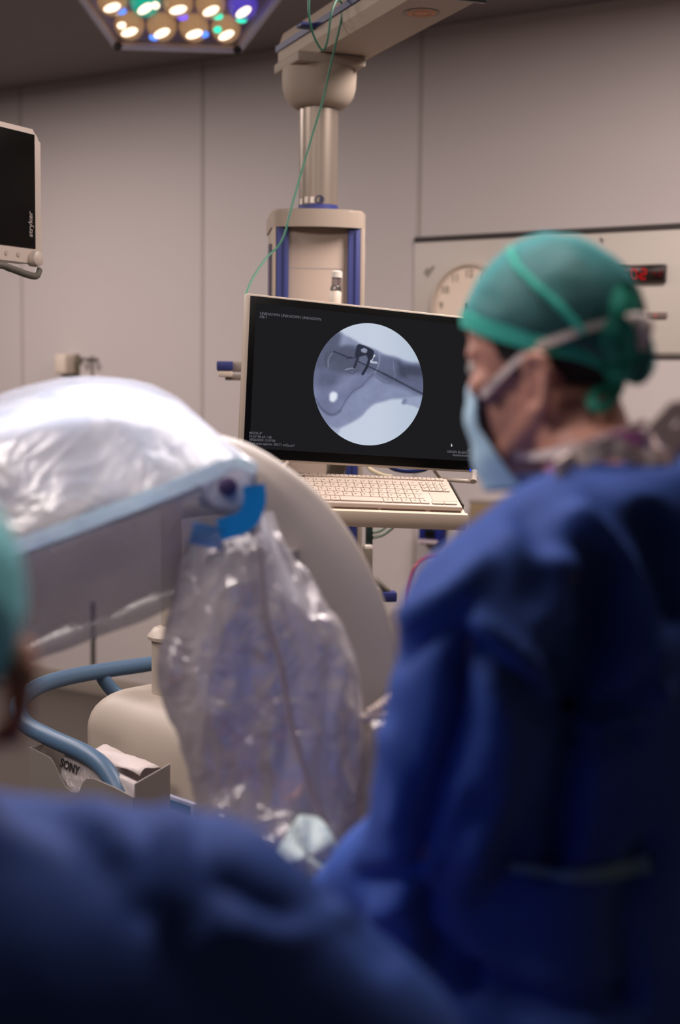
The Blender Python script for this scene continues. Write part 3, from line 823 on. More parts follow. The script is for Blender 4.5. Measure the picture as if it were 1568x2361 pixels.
# push bar
M_bar = pm('bar_blue_grey', (74, 102, 130), .42, var=.05)
bars = [(420, 1515, 3.85), (350, 1530, 3.72), (240, 1546, 3.56), (150, 1563, 3.43), (88, 1583, 3.32), (50, 1612, 3.24), (42, 1640, 3.2), (62, 1672, 3.15), (120, 1703, 3.09), (195, 1737, 3.01), (240, 1771, 2.96), (274, 1826, 2.92), (312, 1905, 2.88), (330, 1990, 2.87)]
pth = [Vector(p) for p in spline([P(*b) for b in bars], 8)]
pb = MB().tube(pth, .0195, 20).done('push_bar', M_bar, cart)
pth = [Vector(p) for p in spline([P(232, 1550, 3.56), P(243, 1572, 3.56), P(270, 1600, 3.57), P(318, 1618, 3.58), P(350, 1625, 3.6)], 6)]
MB().tube(pth, [.022] + [.0175] * (len(pth) - 1), 18).done('bar_branch', M_bar, cart)
# sheet-metal bin hung on the front-left side
bo = P(70, 1722, 3.10)
BWd = .40
M_bin = pm('bin_sheet', (150, 142, 136), .42, metal=.25, var=.04)
fx = frame(bo, A, Z)                      # x along A, y up, z out of the front
fz = fx.col[2].to_3d()
bz = -Z * .001
def bin_pt(px, py):                       # pixel -> coordinates in the front sheet
    r = ray(px, py); tt = (bo - CAM).dot(fz) / r.dot(fz); q = fx.inverted() @ (CAM + r * tt); return q.x, q.y
cut = [bin_pt(*q) for q in ((70, 1722), (118, 1747), (126, 1760), (140, 1790), (152, 1812), (168, 1826), (184, 1826), (192, 1806), (203, 1794), (222, 1796), (268, 1816), (310, 1838))]
xe = cut[-1][0]
poly = [(x, y) for x, y in cut] + [(xe, -.3), (0, -.3)]
k = MB(); k.prism(list(reversed(poly)), fx, .003)
o_bin = k.done('paper_bin', M_bin, cart, smooth=False)
dpt = .088
Bb = -fz
M_rim = M_bin
k = MB()
side = frame(bo, Bb, Z)
k.prism([(0, 0), (dpt, .0), (dpt, -.3), (0, -.3)], side, .003)
k.done('bin_side', M_bin, o_bin, smooth=False)
se = frame(bo + A * xe, Bb, Z)
k = MB(); k.prism([(0, cut[-1][1] + .028), (dpt, cut[-1][1] + .052), (dpt, -.3), (0, -.3)], se, .003); k.done('bin_side', M_bin, o_bin, smooth=False)
k = MB(); k.prism([(0, -.13), (xe, -.17), (xe, -.3), (0, -.3)], frame(bo + Bb * dpt, A, Z), .003); k.box((xe, .003, dpt), fx, 0, loc=(xe / 2, -.298, -dpt / 2)); k.done('bin_back', M_bin, o_bin, smooth=False)
# paper packs inside
pk = fx @ Matrix.Translation((0, 0, -.03))
px0, py0 = bin_pt(132, 1725); 
M_pack = pm('pack_paper', (196, 186, 186), .5, var=.02)
M_film = filmmat('pack_film', (225, 220, 220), .12, .12, .12, .8, 60)
def pack(name, x, y, ang, w, h, dz, label, cat, mat):
    Mk = fx @ Matrix.Translation((x, y, -dz)) @ Matrix.Rotation(math.radians(ang), 4, 'Z') @ Matrix.Rotation(math.radians(-10), 4, 'X')
    th = thing(name, Mk.translation - Z * .1, label, cat)
    return Mk, th
x, y = bin_pt(122, 1730)
Mk, th = pack('paper_pack', x, y, -5, .2, .1, .03, 'white wrapped paper pack with dark lettering standing in the sheet metal bin', 'paper pack', M_pack)
k = MB(); k.box((.26, .17, .022), Mk, .006, 2, loc=(.13, -.09, -.012)); k.done('sheets', M_pack, th)
k = MB(); k.box((.264, .174, .027), Mk, .009, 2, loc=(.13, -.09, -.012)); crm = k.done('film_wrap', M_film, th)
text('SONY', Mk @ Matrix.Translation((-.002, -.041, .0025)), .026, 'lettering', pm('ink_black', (44, 38, 42), .5), th, off=.0006, sx=1.0)
text('UPC-21S', Mk @ Matrix.Translation((.17, -.045, .0025)), .009, 'small_lettering', pm('ink_grey', (70, 62, 66), .5), th, off=.0003)
x, y = bin_pt(210, 1712)
cy0 = P(205, 1742, 3.16); cy1 = P(322, 1792, 2.99)
rl_ = thing('paper_roll', (cy0 + cy1) / 2 - Z * .1, 'curled white paper sheets leaning behind the blue-grey push bar', 'paper')
k = MB()
rows = []
ax_ = (cy1 - cy0); axn = ax_.normalized()
for i in range(9):
    f_ = i / 8
    row = []
    for j in range(15):
        a = math.radians(-60 + 15 * j)
        row.append(cy0 + ax_ * f_ + Bb * (.035 * math.cos(a) + .03) + Z * (.03 * math.sin(a) - .012 + .004 * math.sin(j + i)))
    rows.append(row)
k.grid(rows)
me = k.mesh('paper_roll'); o = link('curled_sheet', me, pm('white_paper', (206, 194, 192), .6, var=.03), rl_)
md = o.modifiers.new('thick', 'SOLIDIFY'); md.thickness = .002
# green label plate on the cabinet front
lf = frame(P(368, 1836, 2.98), A, Z)
def lab_pt(px, py):
    n = lf.col[2].to_3d(); r = ray(px, py); tt = (lf.translation - CAM).dot(n) / r.dot(n); q = lf.inverted() @ (CAM + r * tt); return q.x, q.y
l0, l1, l2 = lab_pt(370, 1839), lab_pt(441, 1859), lab_pt(441, 1880)
wv, hv = l1[0] - l0[0], l1[1] - l2[1]
MB().box((wv + .02, .2, .012), lf, .002, loc=(wv / 2, -.1 + .008, -.0065)).done('front_plate', pm('label_grey', (150, 150, 168), .45), cart)
MB().box((wv, hv, .002), lf, .0005, loc=(wv / 2, -hv / 2 + .002, .0005)).done('green_label', pm('dark_green_print', (18, 70, 62), .4), cart)
text('SOLPEL', lf @ Matrix.Translation((wv * .56, -hv - .028, .0005)), .024, 'plate_lettering', pm('ink_navy', (52, 54, 96), .5), cart, off=.0004)

# keyboard shelf
kb = [P(655, 1087, 3.30), P(1022, 1104, 3.36), P(1077, 1168, 3.20), P(703, 1157, 3.14)]
kc = sum(kb, Vector()) / 4
kx = ((kb[1] + kb[2]) - (kb[0] + kb[3])); ky = ((kb[0] + kb[1]) - (kb[2] + kb[3]))
KW = (kb[1] - kb[0]).length * .5 + (kb[2] - kb[3]).length * .5
KF = frame(kc, kx, ky); KH = ((kb[0] - kb[3]).length + (kb[1] - kb[2]).length) / 2
k = MB()
k.box((KW + .012, KH + .02, .012), KF, .003, loc=(.002, -.004, -.020))
o = k.done('keyboard_shelf', pm('shelf_cream', (214, 196, 176), .45, var=.02), cart)
pr = [(-KH / 2 - .006, -.012), (-KH / 2 - .018, -.012), (-KH / 2 - .022, -.020), (-KH / 2 - .019, -.040), (-KH / 2 - .012, -.052), (-KH / 2 + .02, -.045), (-KH / 2 + .02, -.03)]
Mq = Matrix((KF.col[1].to_3d(), KF.col[2].to_3d(), KF.col[0].to_3d())).transposed().to_4x4(); Mq.translation = KF.translation
k = MB(); k.prism(pr, Mq, KW + .014, -KW / 2 - .005); k.done('shelf_lip', pm('shelf_lip_cream', (228, 209, 187), .42, var=.02), o, autos=40)
MB().box((.004, KH * .8, .014), KF, .001, loc=(KW / 2 + .007, .01, -.012)).done('shelf_edge', M_dark, o)
key = thing('keyboard', kc - Z * .02, 'cream keyboard with touchpad lying on the shelf below the monitor', 'keyboard')
M_kb = pm('keyboard_cream', (204, 186, 170), .5, var=.02)
MB().box((KW, KH, .014), KF, .005, 3, loc=(0, 0, -.007)).done('body', M_kb, key)
k = MB()
for a, b in ((-.30, -.02), (.0, .27), (.30, .49)):
    k.box(((b - a) * KW, .0015, .003), KF, 0, loc=((a + b) / 2 * KW, -KH / 2 - .001, -.0125))
k.done('front_slot', pm('slot_brown', (110, 84, 72), .6), key)
# keys: rows from the top; x measured 0..1 across the key field
keys, marks = MB(), MB()
def key_at(x0, x1, y0, y1, mark=.35):
    g = .0013
    X0, X1 = (-.47 + x0 * .94) * KW, (-.47 + x1 * .94) * KW
    Y0, Y1 = (.46 - y1 * .92) * KH, (.46 - y0 * .92) * KH
    keys.box((X1 - X0 - g, Y1 - Y0 - g, .003), KF, .0008, 1, loc=((X0 + X1) / 2, (Y0 + Y1) / 2, .0015))
    if mark: marks.box((.0045, .0035, .0002), KF, 0, loc=(X0 + (X1 - X0) * mark, (Y0 + Y1) / 2 + .001, .0031))
mainw = .80
for i in range(17): key_at(i * .0588, (i + 1) * .0588, 0, .09, .5)
for r_, (n_, lead) in enumerate(((14, 0), (13, .03), (12, .045), (12, .02))):
    y0_ = .17 + r_ * .165; x_ = lead; st = (mainw - lead - (.05 if r_ else .06)) / n_
    if lead: key_at(0, lead + .02, y0_, y0_ + .155, .5); x_ += .02; st = (mainw - x_ - .06) / n_
    for i in range(n_): key_at(x_, x_ + st, y0_, y0_ + .155); x_ += st
    key_at(x_, mainw, y0_, y0_ + .155, .5)
y0_ = .83
xs = [0, .06, .12, .18, .24, .52, .58, .64, .70, .76, .82]
for a, b in zip(xs[:-1], xs[1:]): key_at(a, b, y0_, .985, .5 if b - a < .1 else 0)
for r_ in range(3):
    for c_i in range(4): key_at(.815 + c_i * .0462, .815 + (c_i + 1) * .0462, .17 + r_ * .115, .17 + r_ * .115 + .108)
key_at(.835, .915, .90, .985, 0); key_at(.915, 1.0, .90, .985, 0)
m1, m2 = keys.mesh('keys'), marks.mesh('marks')
m1.materials.append(pm('key_cream', (206, 189, 173), .5, var=.015)); m1.materials.append(pm('legend_grey', (96, 86, 78), .6))
jb = bmesh.new(); jb.from_mesh(m1); nf = len(jb.faces); jb.from_mesh(m2); jb.faces.ensure_lookup_table()
for q in jb.faces[nf:]: q.material_index = 1
jb.to_mesh(m1); jb.free(); link('keys', m1, None, key, smooth=False)
MB().box((.15 * KW, .30 * KH, .0012), KF, .0004, 1, loc=(.405 * KW, -.19 * KH, .0006)).done('touchpad', pm('pad_cream', (210, 192, 176), .35), key)
text('K10', KF @ Matrix.Translation((-.465 * KW, .335 * KH, .0002)), .011, 'lettering', pm('legend_dark', (88, 78, 70), .6), key, off=.0003)
MB().box((.007, .006, .0004), KF, 0, loc=(-.37 * KW, -.375 * KH, .0032)).done('logo_key', pm('legend_black', (40, 36, 34), .6), key)

# ------------------------------------------------------------------ wall display at the left edge
dx = flat(ray(2480, 868)); fe_t, fe_b = P(93, 308, 3.6), P(88, 602, 3.6)
fe_b.x, fe_b.y = fe_t.x, fe_t.y
dh = fe_t.z - fe_b.z + .012; dw = .56
dc_ = (fe_t + fe_b) / 2 - dx * dw / 2
DF = frame(dc_, dx, Z)
dsp = thing('surgical_display', dc_ - Z * dh / 2, 'switched-off black surgical display in pale frame at upper left', 'display')
M_dsp = pm('display_frame', (205, 190, 178), .42, var=.02)
k = MB(); k.prism(rrect(dw, dh, .03), DF, .05, -.05)
bmesh.ops.bevel(k.bm, geom=[e for e in k.bm.edges if len(e.link_faces) == 2 and abs(e.link_faces[0].normal.dot(e.link_faces[1].normal)) < .2], offset=.008, segments=3, affect='EDGES')
k.done('frame', M_dsp, dsp, autos=40)
MB().box((dw - .05, dh - .05, .004), DF, .001, loc=(0, .012, .0005)).done('screen', pm('dark_glass', (5, 5, 5), .3, spec=.08), dsp)
text('stryker', DF @ Matrix.Translation((dw / 2 - .038, -dh / 2 + .065, .0028)) @ Matrix.Rotation(PI / 2, 4, 'Z'), .022, 'lettering', pm('print_grey', (150, 140, 134), .5), dsp, off=.0006)
M_btn = pm('button_grey', (186, 172, 160), .5)
for i in range(5): MB().lathe([(.006, 0), (.006, .002)], DF @ Matrix.Translation((dw / 2 - .09 - i * .045, -dh / 2 + .018, 0)), 16).done('button', M_btn, dsp)
MB().lathe([(.019, -.01), (.021, .004), (.019, .016), (.012, .02)], DF @ Matrix.Translation((dw / 2 - .03, -dh / 2 + .012, 0)), 28).done('knob', M_dsp, dsp, autos=50)
pth = [Vector(p) for p in spline([DF @ Vector(q) for q in ((-.26, -dh / 2 - .012, .01), (.08, -dh / 2 - .014, .012), (.14, -dh / 2 - .02, .014), (.2, -dh / 2 - .03, .014), (.245, -dh / 2 - .032, .01), (.27, -dh / 2 - .015, .0))], 6)]
MB().tube(pth, .009, 12).done('grip', pm('grip_dark', (96, 92, 82), .5), dsp)
k = MB(); k.tube([Vector(p) for p in spline([DF @ Vector((-.1, 0, -.04)), DF @ Vector((-.15, .05, -.2)), DF @ Vector((-.35, .5, -.25)), DF @ Vector((-.35, 1.1, -.25))], 6)], .03, 14); k.done('ceiling_arm', M_dsp, dsp)

# ------------------------------------------------------------------ surgical light
KL = 1.15
lc = P(410, 104, 2.05 * KL)                     # middle of the lower (far) edge
u = (P(540, 108, 2.06) - P(280, 100, 2.04)).normalized()
v = Vector((0, -.77, .64)); v = (v - u * v.dot(u)).normalized()
R6 = .175 * KL
ap = R6 * math.sqrt(3) / 2
lo = lc + v * ap
LF = frame(lo, u, v)                       # z = u x v
if LF.col[2].z > 0: LF = frame(lo, -u, v)
nz_ = LF.col[2].to_3d()
sl = thing('surgical_light', lo + Z * .2, 'hexagonal surgical lamp head with glowing coloured lenses at top left', 'lamp')
hexa = [(R6 * math.cos(math.radians(60 * i)), R6 * math.sin(math.radians(60 * i))) for i in range(6)]
M_lampb = pm('lamp_grey', (205, 196, 200), .4, metal=.2)
hx2 = [(x * .94, y * .94) for x, y in hexa]
k = MB()
for i in range(6):
    a, b = Vector((*hexa[i], .006)), Vector((*hexa[(i + 1) % 6], .006))
    k.cyl(LF @ a, LF @ b, .007, n=14); k.ell(LF @ a, (.0075,) * 3)
rim = k.done('rim', M_lampb, sl)
for i in range(6):
    MB().ell(LF @ Vector((hexa[i][0] * .985, hexa[i][1] * .985, .011)), (.008, .008, .006), LF.to_3x3()).done('screw', M_dark, rim)
k = MB(); k.grid([[LF @ Vector((x * s_, y * s_, z_)) for x, y in hexa] for s_, z_ in ((.99, .0), (.99, -.02), (.9, -.05), (.5, -.075))], closed=True, ends=True)
k.done('housing', M_lampb, sl, smooth=False)
k = MB(); k.prism(hx2, LF, .003, -.001); k.done('reflector_plate', pm('lamp_violet', (128, 112, 134), .3, metal=.5), sl, smooth=False)
def lensmat(name, c, s, gl=.35):
    m, nt, out = newmat(name)
    e = node(nt, 'ShaderNodeEmission', Color=L4(c), Strength=s)
    tr = node(nt, 'ShaderNodeBsdfTransparent', Color=L4((235, 225, 215))); g = node(nt, 'ShaderNodeBsdfGlossy', Roughness=.12)
    lw = node(nt, 'ShaderNodeLayerWeight', Blend=.5)
    a = node(nt, 'ShaderNodeMixShader', Fac=gl); b = node(nt, 'ShaderNodeMixShader')
    nt.links.new(tr.outputs[0], a.inputs[1]); nt.links.new(g.outputs[0], a.inputs[2])
    nt.links.new(lw.outputs['Facing'], b.inputs[0]); nt.links.new(a.outputs[0], b.inputs[2]); nt.links.new(e.outputs[0], b.inputs[1])
    nt.links.new(b.outputs[0], out.inputs[0]); return m
LM = {'a': lensmat('lens_amber', (196, 150, 108), .7), 't': lensmat('lens_teal', (40, 190, 160), .8), 'v': lensmat('lens_violet', (96, 76, 205), .8), 'g': lensmat('lens_grey', (150, 140, 150), .6)}
LE = {'w': emitmat('led_warm', (255, 226, 196), 2.6), 't': emitmat('reflection_teal', (60, 235, 190), 1.5), 'v': emitmat('reflection_violet', (120, 90, 255), 1.6), 'b': emitmat('reflection_blue', (90, 140, 255), 1.6)}
rl2 = random.Random(3)
sp_ = .0455 * KL
first = None
row_cols = {0: 'aaaa', 1: 'ataav', 2: 'atttvv', 3: 'attvvaa'}
for r_ in range(8):
    y_ = -ap + .034 * KL + r_ * sp_ * .866
    n_ = 4 + (r_ if r_ <= 3 else 6 - r_)
    if n_ < 3: continue
    for i in range(n_):
        x_ = (i - (n_ - 1) / 2) * sp_ * (-1 if LF.col[0].x < 0 else 1)
        ck = row_cols.get(r_, 'atvavag')[i % len(row_cols.get(r_, 'atvavag'))]
        fr = LF @ Matrix.Translation((x_, y_, .002)) @ Matrix.Scale(KL, 4)
        k = MB(); k.lathe([(.0218, 0), (.0218, .004), (.0196, .012), (.0138, .019), (.0064, .0225), (.0005, .0235)], fr, 24)
        o = k.done('lens', LM[ck], sl)
        k = MB(); ang = rl2.uniform(.3, .8)
        k.ell(fr @ Vector((0, .003, .0215)), (.0125, .0062, .0035), (fr.to_3x3() @ Matrix.Rotation(ang * (-1 if LF.col[0].x < 0 else 1), 3, 'Z')), 14, 8)
        k.done('led', LE['w'], o)
        if rl2.random() < .8:  # coloured reflections in the lens, added as small glowing shapes
            k = MB(); a = rl2.uniform(0, 6.28)
            k.ell(fr @ Vector((.013 * math.cos(a), .013 * math.sin(a), .0165)), (.0082, .0056, .004), fr.to_3x3(), 12, 8)
            k.done('led_reflection', LE[rl2.choice('ttvbwt' if ck != 'v' else 'vvbt')], o)
k = MB(); k.tube([Vector(p) for p in spline([lo - nz_ * .06, lo - nz_ * .15 + Z * .05, lo + Vector((0, -.1, .5)), Vector((lo.x, lo.y - .1, CEIL - .02))], 6)], .022, 14)
k.done('lamp_arm', M_lampb, sl)
# ------------------------------------------------------------------ x-ray C-arm
M_arc = pm('arc_enamel', (190, 178, 168), .45, var=.03)
ca = thing('x_ray_machine', Vector((P(840, 1600, 2.3).x + .1, 2.6, 0)), 'pale curved x-ray C-arm with big rounded head, wrapped in clear plastic', 'x-ray machine')
arc = [(500, 1090, 2.14), (545, 1105, 2.13), (610, 1145, 2.12), (680, 1205, 2.12), (745, 1290, 2.12), (795, 1390, 2.12), (825, 1490, 2.12), (834, 1590, 2.12), (824, 1690, 2.12), (800, 1790, 2.12), (750, 1890, 2.12), (680, 1980, 2.12), (590, 2050, 2.12), (490, 2100, 2.12)]
pa = [P(*a) for a in arc]
sp = [Vector(q) for q in spline(pa, 6)]
cen = P(480, 1590, 2.12)
rows = []
hw_, ht_ = .056, .035
for i, p in enumerate(sp):
    t = (sp[min(i + 1, len(sp) - 1)] - sp[max(0, i - 1)]).normalized()
    nrm = t.cross(FW).normalized(); dep = nrm.cross(t).normalized()
    ring = []
    for x, y in rrect(hw_ * 2, ht_ * 2, .012, 3): ring.append(p + nrm * x + dep * y)
    rows.append(ring)
k = MB(); k.grid(rows, closed=True, ends=True); arc_o = k.done('c_arc', M_arc, ca, autos=50)
# detector head: sections (x, top outline, front ridge, lower outline) along its length
secs = [(-330, 1090, 1440, 1700), (-150, 965, 1335, 1620), (0, 908, 1272, 1565), (150, 871, 1217, 1497), (300, 874, 1160, 1445), (400, 910, 1121, 1395), (480, 972, 1087, 1335), (545, 1032, 1062, 1255), (592, 1066, 1080, 1190)]
def head_rows(sc, n_across=7, dd=0, low=1.0):
    rows = []
    for x, a, b, c in [tuple(q) for q in spline(secs, 6)]:
        c = b + (c - b) * low
        fl = max(.12, min(1, (b - a) / 250))       # flattens towards the hinge end
        dz = .16 * fl
        ring = [(x, a, 2.02 + dz), (x, a + (b - a) * .26, 1.935 + dz * .15), (x, b, 1.925 - dz * .22), (x, (b + c) / 2, 1.94), (x, c, 2.02 + dz * .2), (x, c - 40 * fl, 2.06 + dz * 1.3), (x, (a + c) / 2, 2.08 + dz * 1.7), (x, a + 40 * fl, 2.05 + dz * 1.5)]
        pts = [P(q[0], q[1], q[2] + dd) for q in ring]
        c0 = sum(pts, Vector()) / len(pts)
        pts = [c0 + (q - c0) * sc for q in pts]
        out = []
        for i in range(len(pts)):
            for t in np.linspace(0, 1, n_across, endpoint=False): out.append(pts[i].lerp(pts[(i + 1) % len(pts)], float(t)))
        rows.append(out)
    return rows
def detmat():
    m, nt, out = newmat('detector_grey')
    b = node(nt, 'ShaderNodeBsdfPrincipled', Roughness=.4); tc = node(nt, 'ShaderNodeTexCoord')
    n1 = node(nt, 'ShaderNodeTexNoise', Scale=11.0, Detail=2.0, Distortion=.8); nt.links.new(tc.outputs['Object'], n1.inputs['Vector'])
    cr = node(nt, 'ShaderNodeValToRGB'); el = cr.color_ramp.elements
    el[0].position = .34; el[0].color = L4((78, 86, 110)); el[1].position = .62; el[1].color = L4((190, 182, 174)); e = el.new(.48); e.color = L4((134, 130, 130))
    nt.links.new(n1.outputs['Fac'], cr.inputs[0]); nt.links.new(cr.outputs[0], b.inputs['Base Color']); nt.links.new(b.outputs[0], out.inputs[0]); return m
k = MB(); k.grid(head_rows(.9, 7, 0, .18)[3:-4], closed=True, ends=True)
k.done('detector_head', detmat(), ca, autos=40)
kn = P(525, 1122, 1.93); kd = (CAM - kn).normalized()
Mk = Matrix.Translation(kn) @ kd.to_track_quat('Z', 'Y').to_matrix().to_4x4()
MB().lathe([(.036, -.05), (.036, .0), (.030, .008), (.016, .01)], Mk, 36).done('pivot_hub', pm('hub_pale', (186, 180, 186), .35), ca)
MB().lathe([(.013, .008), (.013, .014), (.009, .016)], Mk, 24).done('pivot_bolt', pm('bolt_violet', (78, 64, 96), .4, metal=.5), ca)
# image tube hanging inside the clear bag, and the support that carries the arc to the floor
k = MB(); k.cyl(P(600, 1260, 2.09), P(560, 1950, 2.12), .058, .075, 36)
k.done('image_tube', pm('tube_grey', (168, 160, 160), .4, var=.06, scale=12), ca)
k = MB(); k.tube([Vector(p) for p in spline([P(835, 1620, 2.2), P(930, 1640, 2.4), P(1060, 1690, 2.65), P(1100, 1750, 2.75)], 6)], .055, 18); k.done('arc_support', M_arc, ca)
b0 = P(1110, 1700, 2.78); 
MB().box((.16, .16, b0.z - .12), Matrix.Translation((b0.x, b0.y, (b0.z + .1) / 2)), .03, 3).done('support_column', M_arc, ca)
MB().box((.5, .6, .12), Matrix.Translation((b0.x, b0.y, .08)), .03, 3).done('floor_base', M_arc, ca)

# ------------------------------------------------------------------ clear sterile covers
F_head = filmmat('head_cover_film', (178, 176, 184), .52, .07, .22, .3, 9, fres=.12, tlf=.08)
k = MB(); k.grid(head_rows(1.0, 9)[1:], closed=True, ends=True)
me = k.mesh('head_cover')
o = link('head_cover', me, F_head)
for q in range(1):
    mo = o.modifiers.new('s', 'SMOOTH'); mo.factor = .5; mo.iterations = 4
dg = bpy.context.evaluated_depsgraph_get(); m2 = bpy.data.meshes.new_from_object(o.evaluated_get(dg)); lo_ = o.location.copy()
bpy.data.objects.remove(o); m2.transform(Matrix.Translation(lo_)); m2.update()
crumple(m2, .008, 5, (1, 1, 1), True, 3, 2)
hcov = thing('plastic_cover', P(300, 1500, 2.0), 'clear plastic cover stretched over the rounded x-ray head at left', 'plastic cover')
link('film', m2, F_head, hcov)
# folded seam along the front ridge and the blue tape by the hinge
rp = [P(x, b + 4, 1.90 - .16 * max(.12, min(1, (b - a) / 250)) * .22 - .0) for x, a, b, c in [tuple(q) for q in spline(secs[1:], 5)]]
k = MB(); k.band([Vector(p) for p in rp], UP, [.020] * (len(rp) - 8) + [.014] * 8, .006); k.done('ridge_seam', filmmat('seam_film', (214, 226, 234), .8, .2, .2, .3, 20), hcov)
M_tape = pm('blue_tape', (14, 128, 200), .35, var=.1)
tp = [(585, 1118), (588, 1150), (580, 1180), (562, 1203), (530, 1215), (505, 1222)]
pt = [P(x, y, 1.90) for x, y in tp]
k = MB(); k.band([Vector(p) for p in spline(pt, 5)], (pt[-1] - pt[0]).cross(FW), .030, .003); k.done('blue_tape', M_tape, hcov)
k = MB(); k.box((.045, .03, .003), frame(P(478, 1236, 1.90), RT + UP * -.2, UP), .001); k.done('blue_tape', filmmat('tape_under_film', (70, 130, 190), .75, .1, .2, .3, 20), hcov)

def bag(secs_, d0, thick, n=36, wob=0, seed=1):
    rows = []
    rr = random.Random(seed)
    for y, a, b, d in [tuple(q) for q in spline(secs_, 7)]:
        c = P((a + b) / 2, y, d); hw = (b - a) / 2 / FPX * d
        row = []
        for j in range(n):
            t = 2 * PI * j / n
            row.append(c + RT * (hw * math.cos(t)) - flat(FW) * (thick * math.sin(t) * min(1, hw / .06)))
        rows.append(row)
    k = MB(); k.grid(rows, closed=True, ends=False)
    return k.mesh('bag')
def refine(me, it=1):
    b = bmesh.new(); b.from_mesh(me)
    bmesh.ops.subdivide_edges(b, edges=list(b.edges), cuts=it, use_grid_fill=True)
    b.to_mesh(me); b.free(); me.update(); return me
F_bag = filmmat('bag_film', (230, 222, 226), .60, .18, .08, .9, 14, fres=.25, tlf=.45)
me = refine(bag([(1225, 470, 632, 2.0), (1300, 432, 676, 1.99), (1400, 402, 752, 1.98), (1500, 368, 798, 1.98), (1600, 384, 823, 1.98), (1700, 424, 829, 1.98), (1800, 446, 824, 1.98), (1900, 468, 815, 1.97), (1990, 540, 800, 1.97), (2070, 600, 790, 1.97)], 2, .085, 48))
crumple(me, .022, 9, (1.2, 1, .28), True, 11, 3); crumple(me, .010, 30, (1, 1, .2), True, 2, 2)
hb = thing('plastic_bag', P(620, 2070, 2.0), 'crinkled clear plastic bag hanging below the x-ray head', 'plastic bag')
link('film', me, F_bag, hb)
k = MB(); k.tube([Vector(p) for p in spline([P(x, y, 1.885) for x, y in ((598, 1250), (606, 1340), (618, 1430), (648, 1530), (664, 1620), (680, 1700), (704, 1780), (735, 1860), (775, 1950))], 6)], .003, 10)
k.done('seam_cord', pm('cord_taupe', (150, 136, 136), .5), hb)
k = MB(); rows = []
for y, a, b, d in [tuple(q) for q in spline([(1180, 585, 630, 1.97), (1240, 590, 652, 1.95), (1320, 600, 692, 1.94), (1400, 612, 752, 1.93), (1500, 628, 800, 1.93), (1620, 650, 826, 1.93), (1720, 668, 828, 1.93), (1820, 700, 822, 1.93), (1920, 740, 812, 1.93), (1990, 765, 800, 1.93)], 5)]:
    rows.append([P(a + (b - a) * t, y, d - .05 * math.sin(t * PI) + .06 * t) for t in np.linspace(0, 1, 14)])
k.grid(rows); me = k.mesh('outer'); o = link('outer_film', me, filmmat('outer_film', (218, 212, 218), .66, .05, .25, .2, 8), hb)
m, nt, out = newmat('dotted_sheet')
b = node(nt, 'ShaderNodeBsdfPrincipled', Roughness=.5); tc = node(nt, 'ShaderNodeTexCoord'); vo = node(nt, 'ShaderNodeTexVoronoi', Scale=95.0)
cr = node(nt, 'ShaderNodeValToRGB'); cr.color_ramp.elements[0].position = .22; cr.color_ramp.elements[0].color = L4((150, 178, 196)); cr.color_ramp.elements[1].position = .34; cr.color_ramp.elements[1].color = L4((206, 226, 226))
nt.links.new(tc.outputs['Object'], vo.inputs['Vector']); nt.links.new(vo.outputs['Distance'], cr.inputs[0]); nt.links.new(cr.outputs[0], b.inputs['Base Color']); nt.links.new(b.outputs[0], out.inputs[0])
sh = [tuple(q_) for q_ in spline([(690, 1880), (740, 1890), (772, 1940), (785, 1985), (775, 2020), (730, 2040), (660, 2030), (630, 1990), (660, 1930), (690, 1880)], 5)[:-1]]
rows = []
cS = P(712, 1965, 1.87)
for s_ in np.linspace(.05, 1, 8):
    rows.append([cS + (P(x, y, 1.87 + .012 * math.sin(i * .5)) - cS) * float(s_) - FW * (.02 * (1 - s_ * s_)) for i, (x, y) in enumerate(sh)])
k = MB(); k.grid(rows, closed=True); me = k.mesh('sheet'); o = link('dotted_sheet', me, m, hb)
md = o.modifiers.new('t', 'SOLIDIFY'); md.thickness = .002
# second sheet of film further right with two white ties
F_dr = filmmat('drape_film', (180, 166, 158), .55, .14, .14, .6, 16)
me = refine(bag([(1405, 900, 925, 2.12), (1440, 884, 940, 2.12), (1500, 893, 960, 2.12), (1580, 905, 990, 2.10), (1640, 850, 990, 2.02), (1700, 830, 980, 2.0), (1800, 824, 960, 1.98), (1900, 800, 930, 1.97), (2000, 770, 900, 1.97), (2090, 760, 900, 1.97)], 2.0, .03, 40))
crumple(me, .022, 8, (1.2, 1, .6), True, 5, 3)
d2 = thing('plastic_drape', P(850, 2090, 2.3), 'greyish clear plastic drape with white ties beside the blue sleeve', 'plastic drape')
link('film', me, F_dr, d2)
M_tie = pm('tie_white', (226, 206, 190), .5)
for ps in (((833, 1657, 1.96), (870, 1650, 1.96), (905, 1646, 1.96), (918, 1652, 1.96), (905, 1664, 1.96)), ((848, 1646, 1.96), (875, 1630, 1.96), (900, 1612, 1.96), (914, 1602, 1.96), (920, 1615, 1.96))):
    q = [Vector(p) for p in spline([P(*a) for a in ps], 6)]
    k = MB(); k.tube(q, [.004 + .003 * math.sin(i * 1.3) ** 2 + .005 * (i / len(q)) for i in range(len(q))], 10); k.done('tie', M_tie, d2)
# ------------------------------------------------------------------ people
M_skin = pm('skin', (200, 144, 126), .5, var=.10, scale=25, spec=.35)
M_hair = pm('dark_hair', (30, 24, 20), .7, bump=.5, bscale=220)
M_gown = pm('gown_blue', (56, 84, 158), .7, var=.05, scale=10, bump=.04, bscale=300, spec=.25)

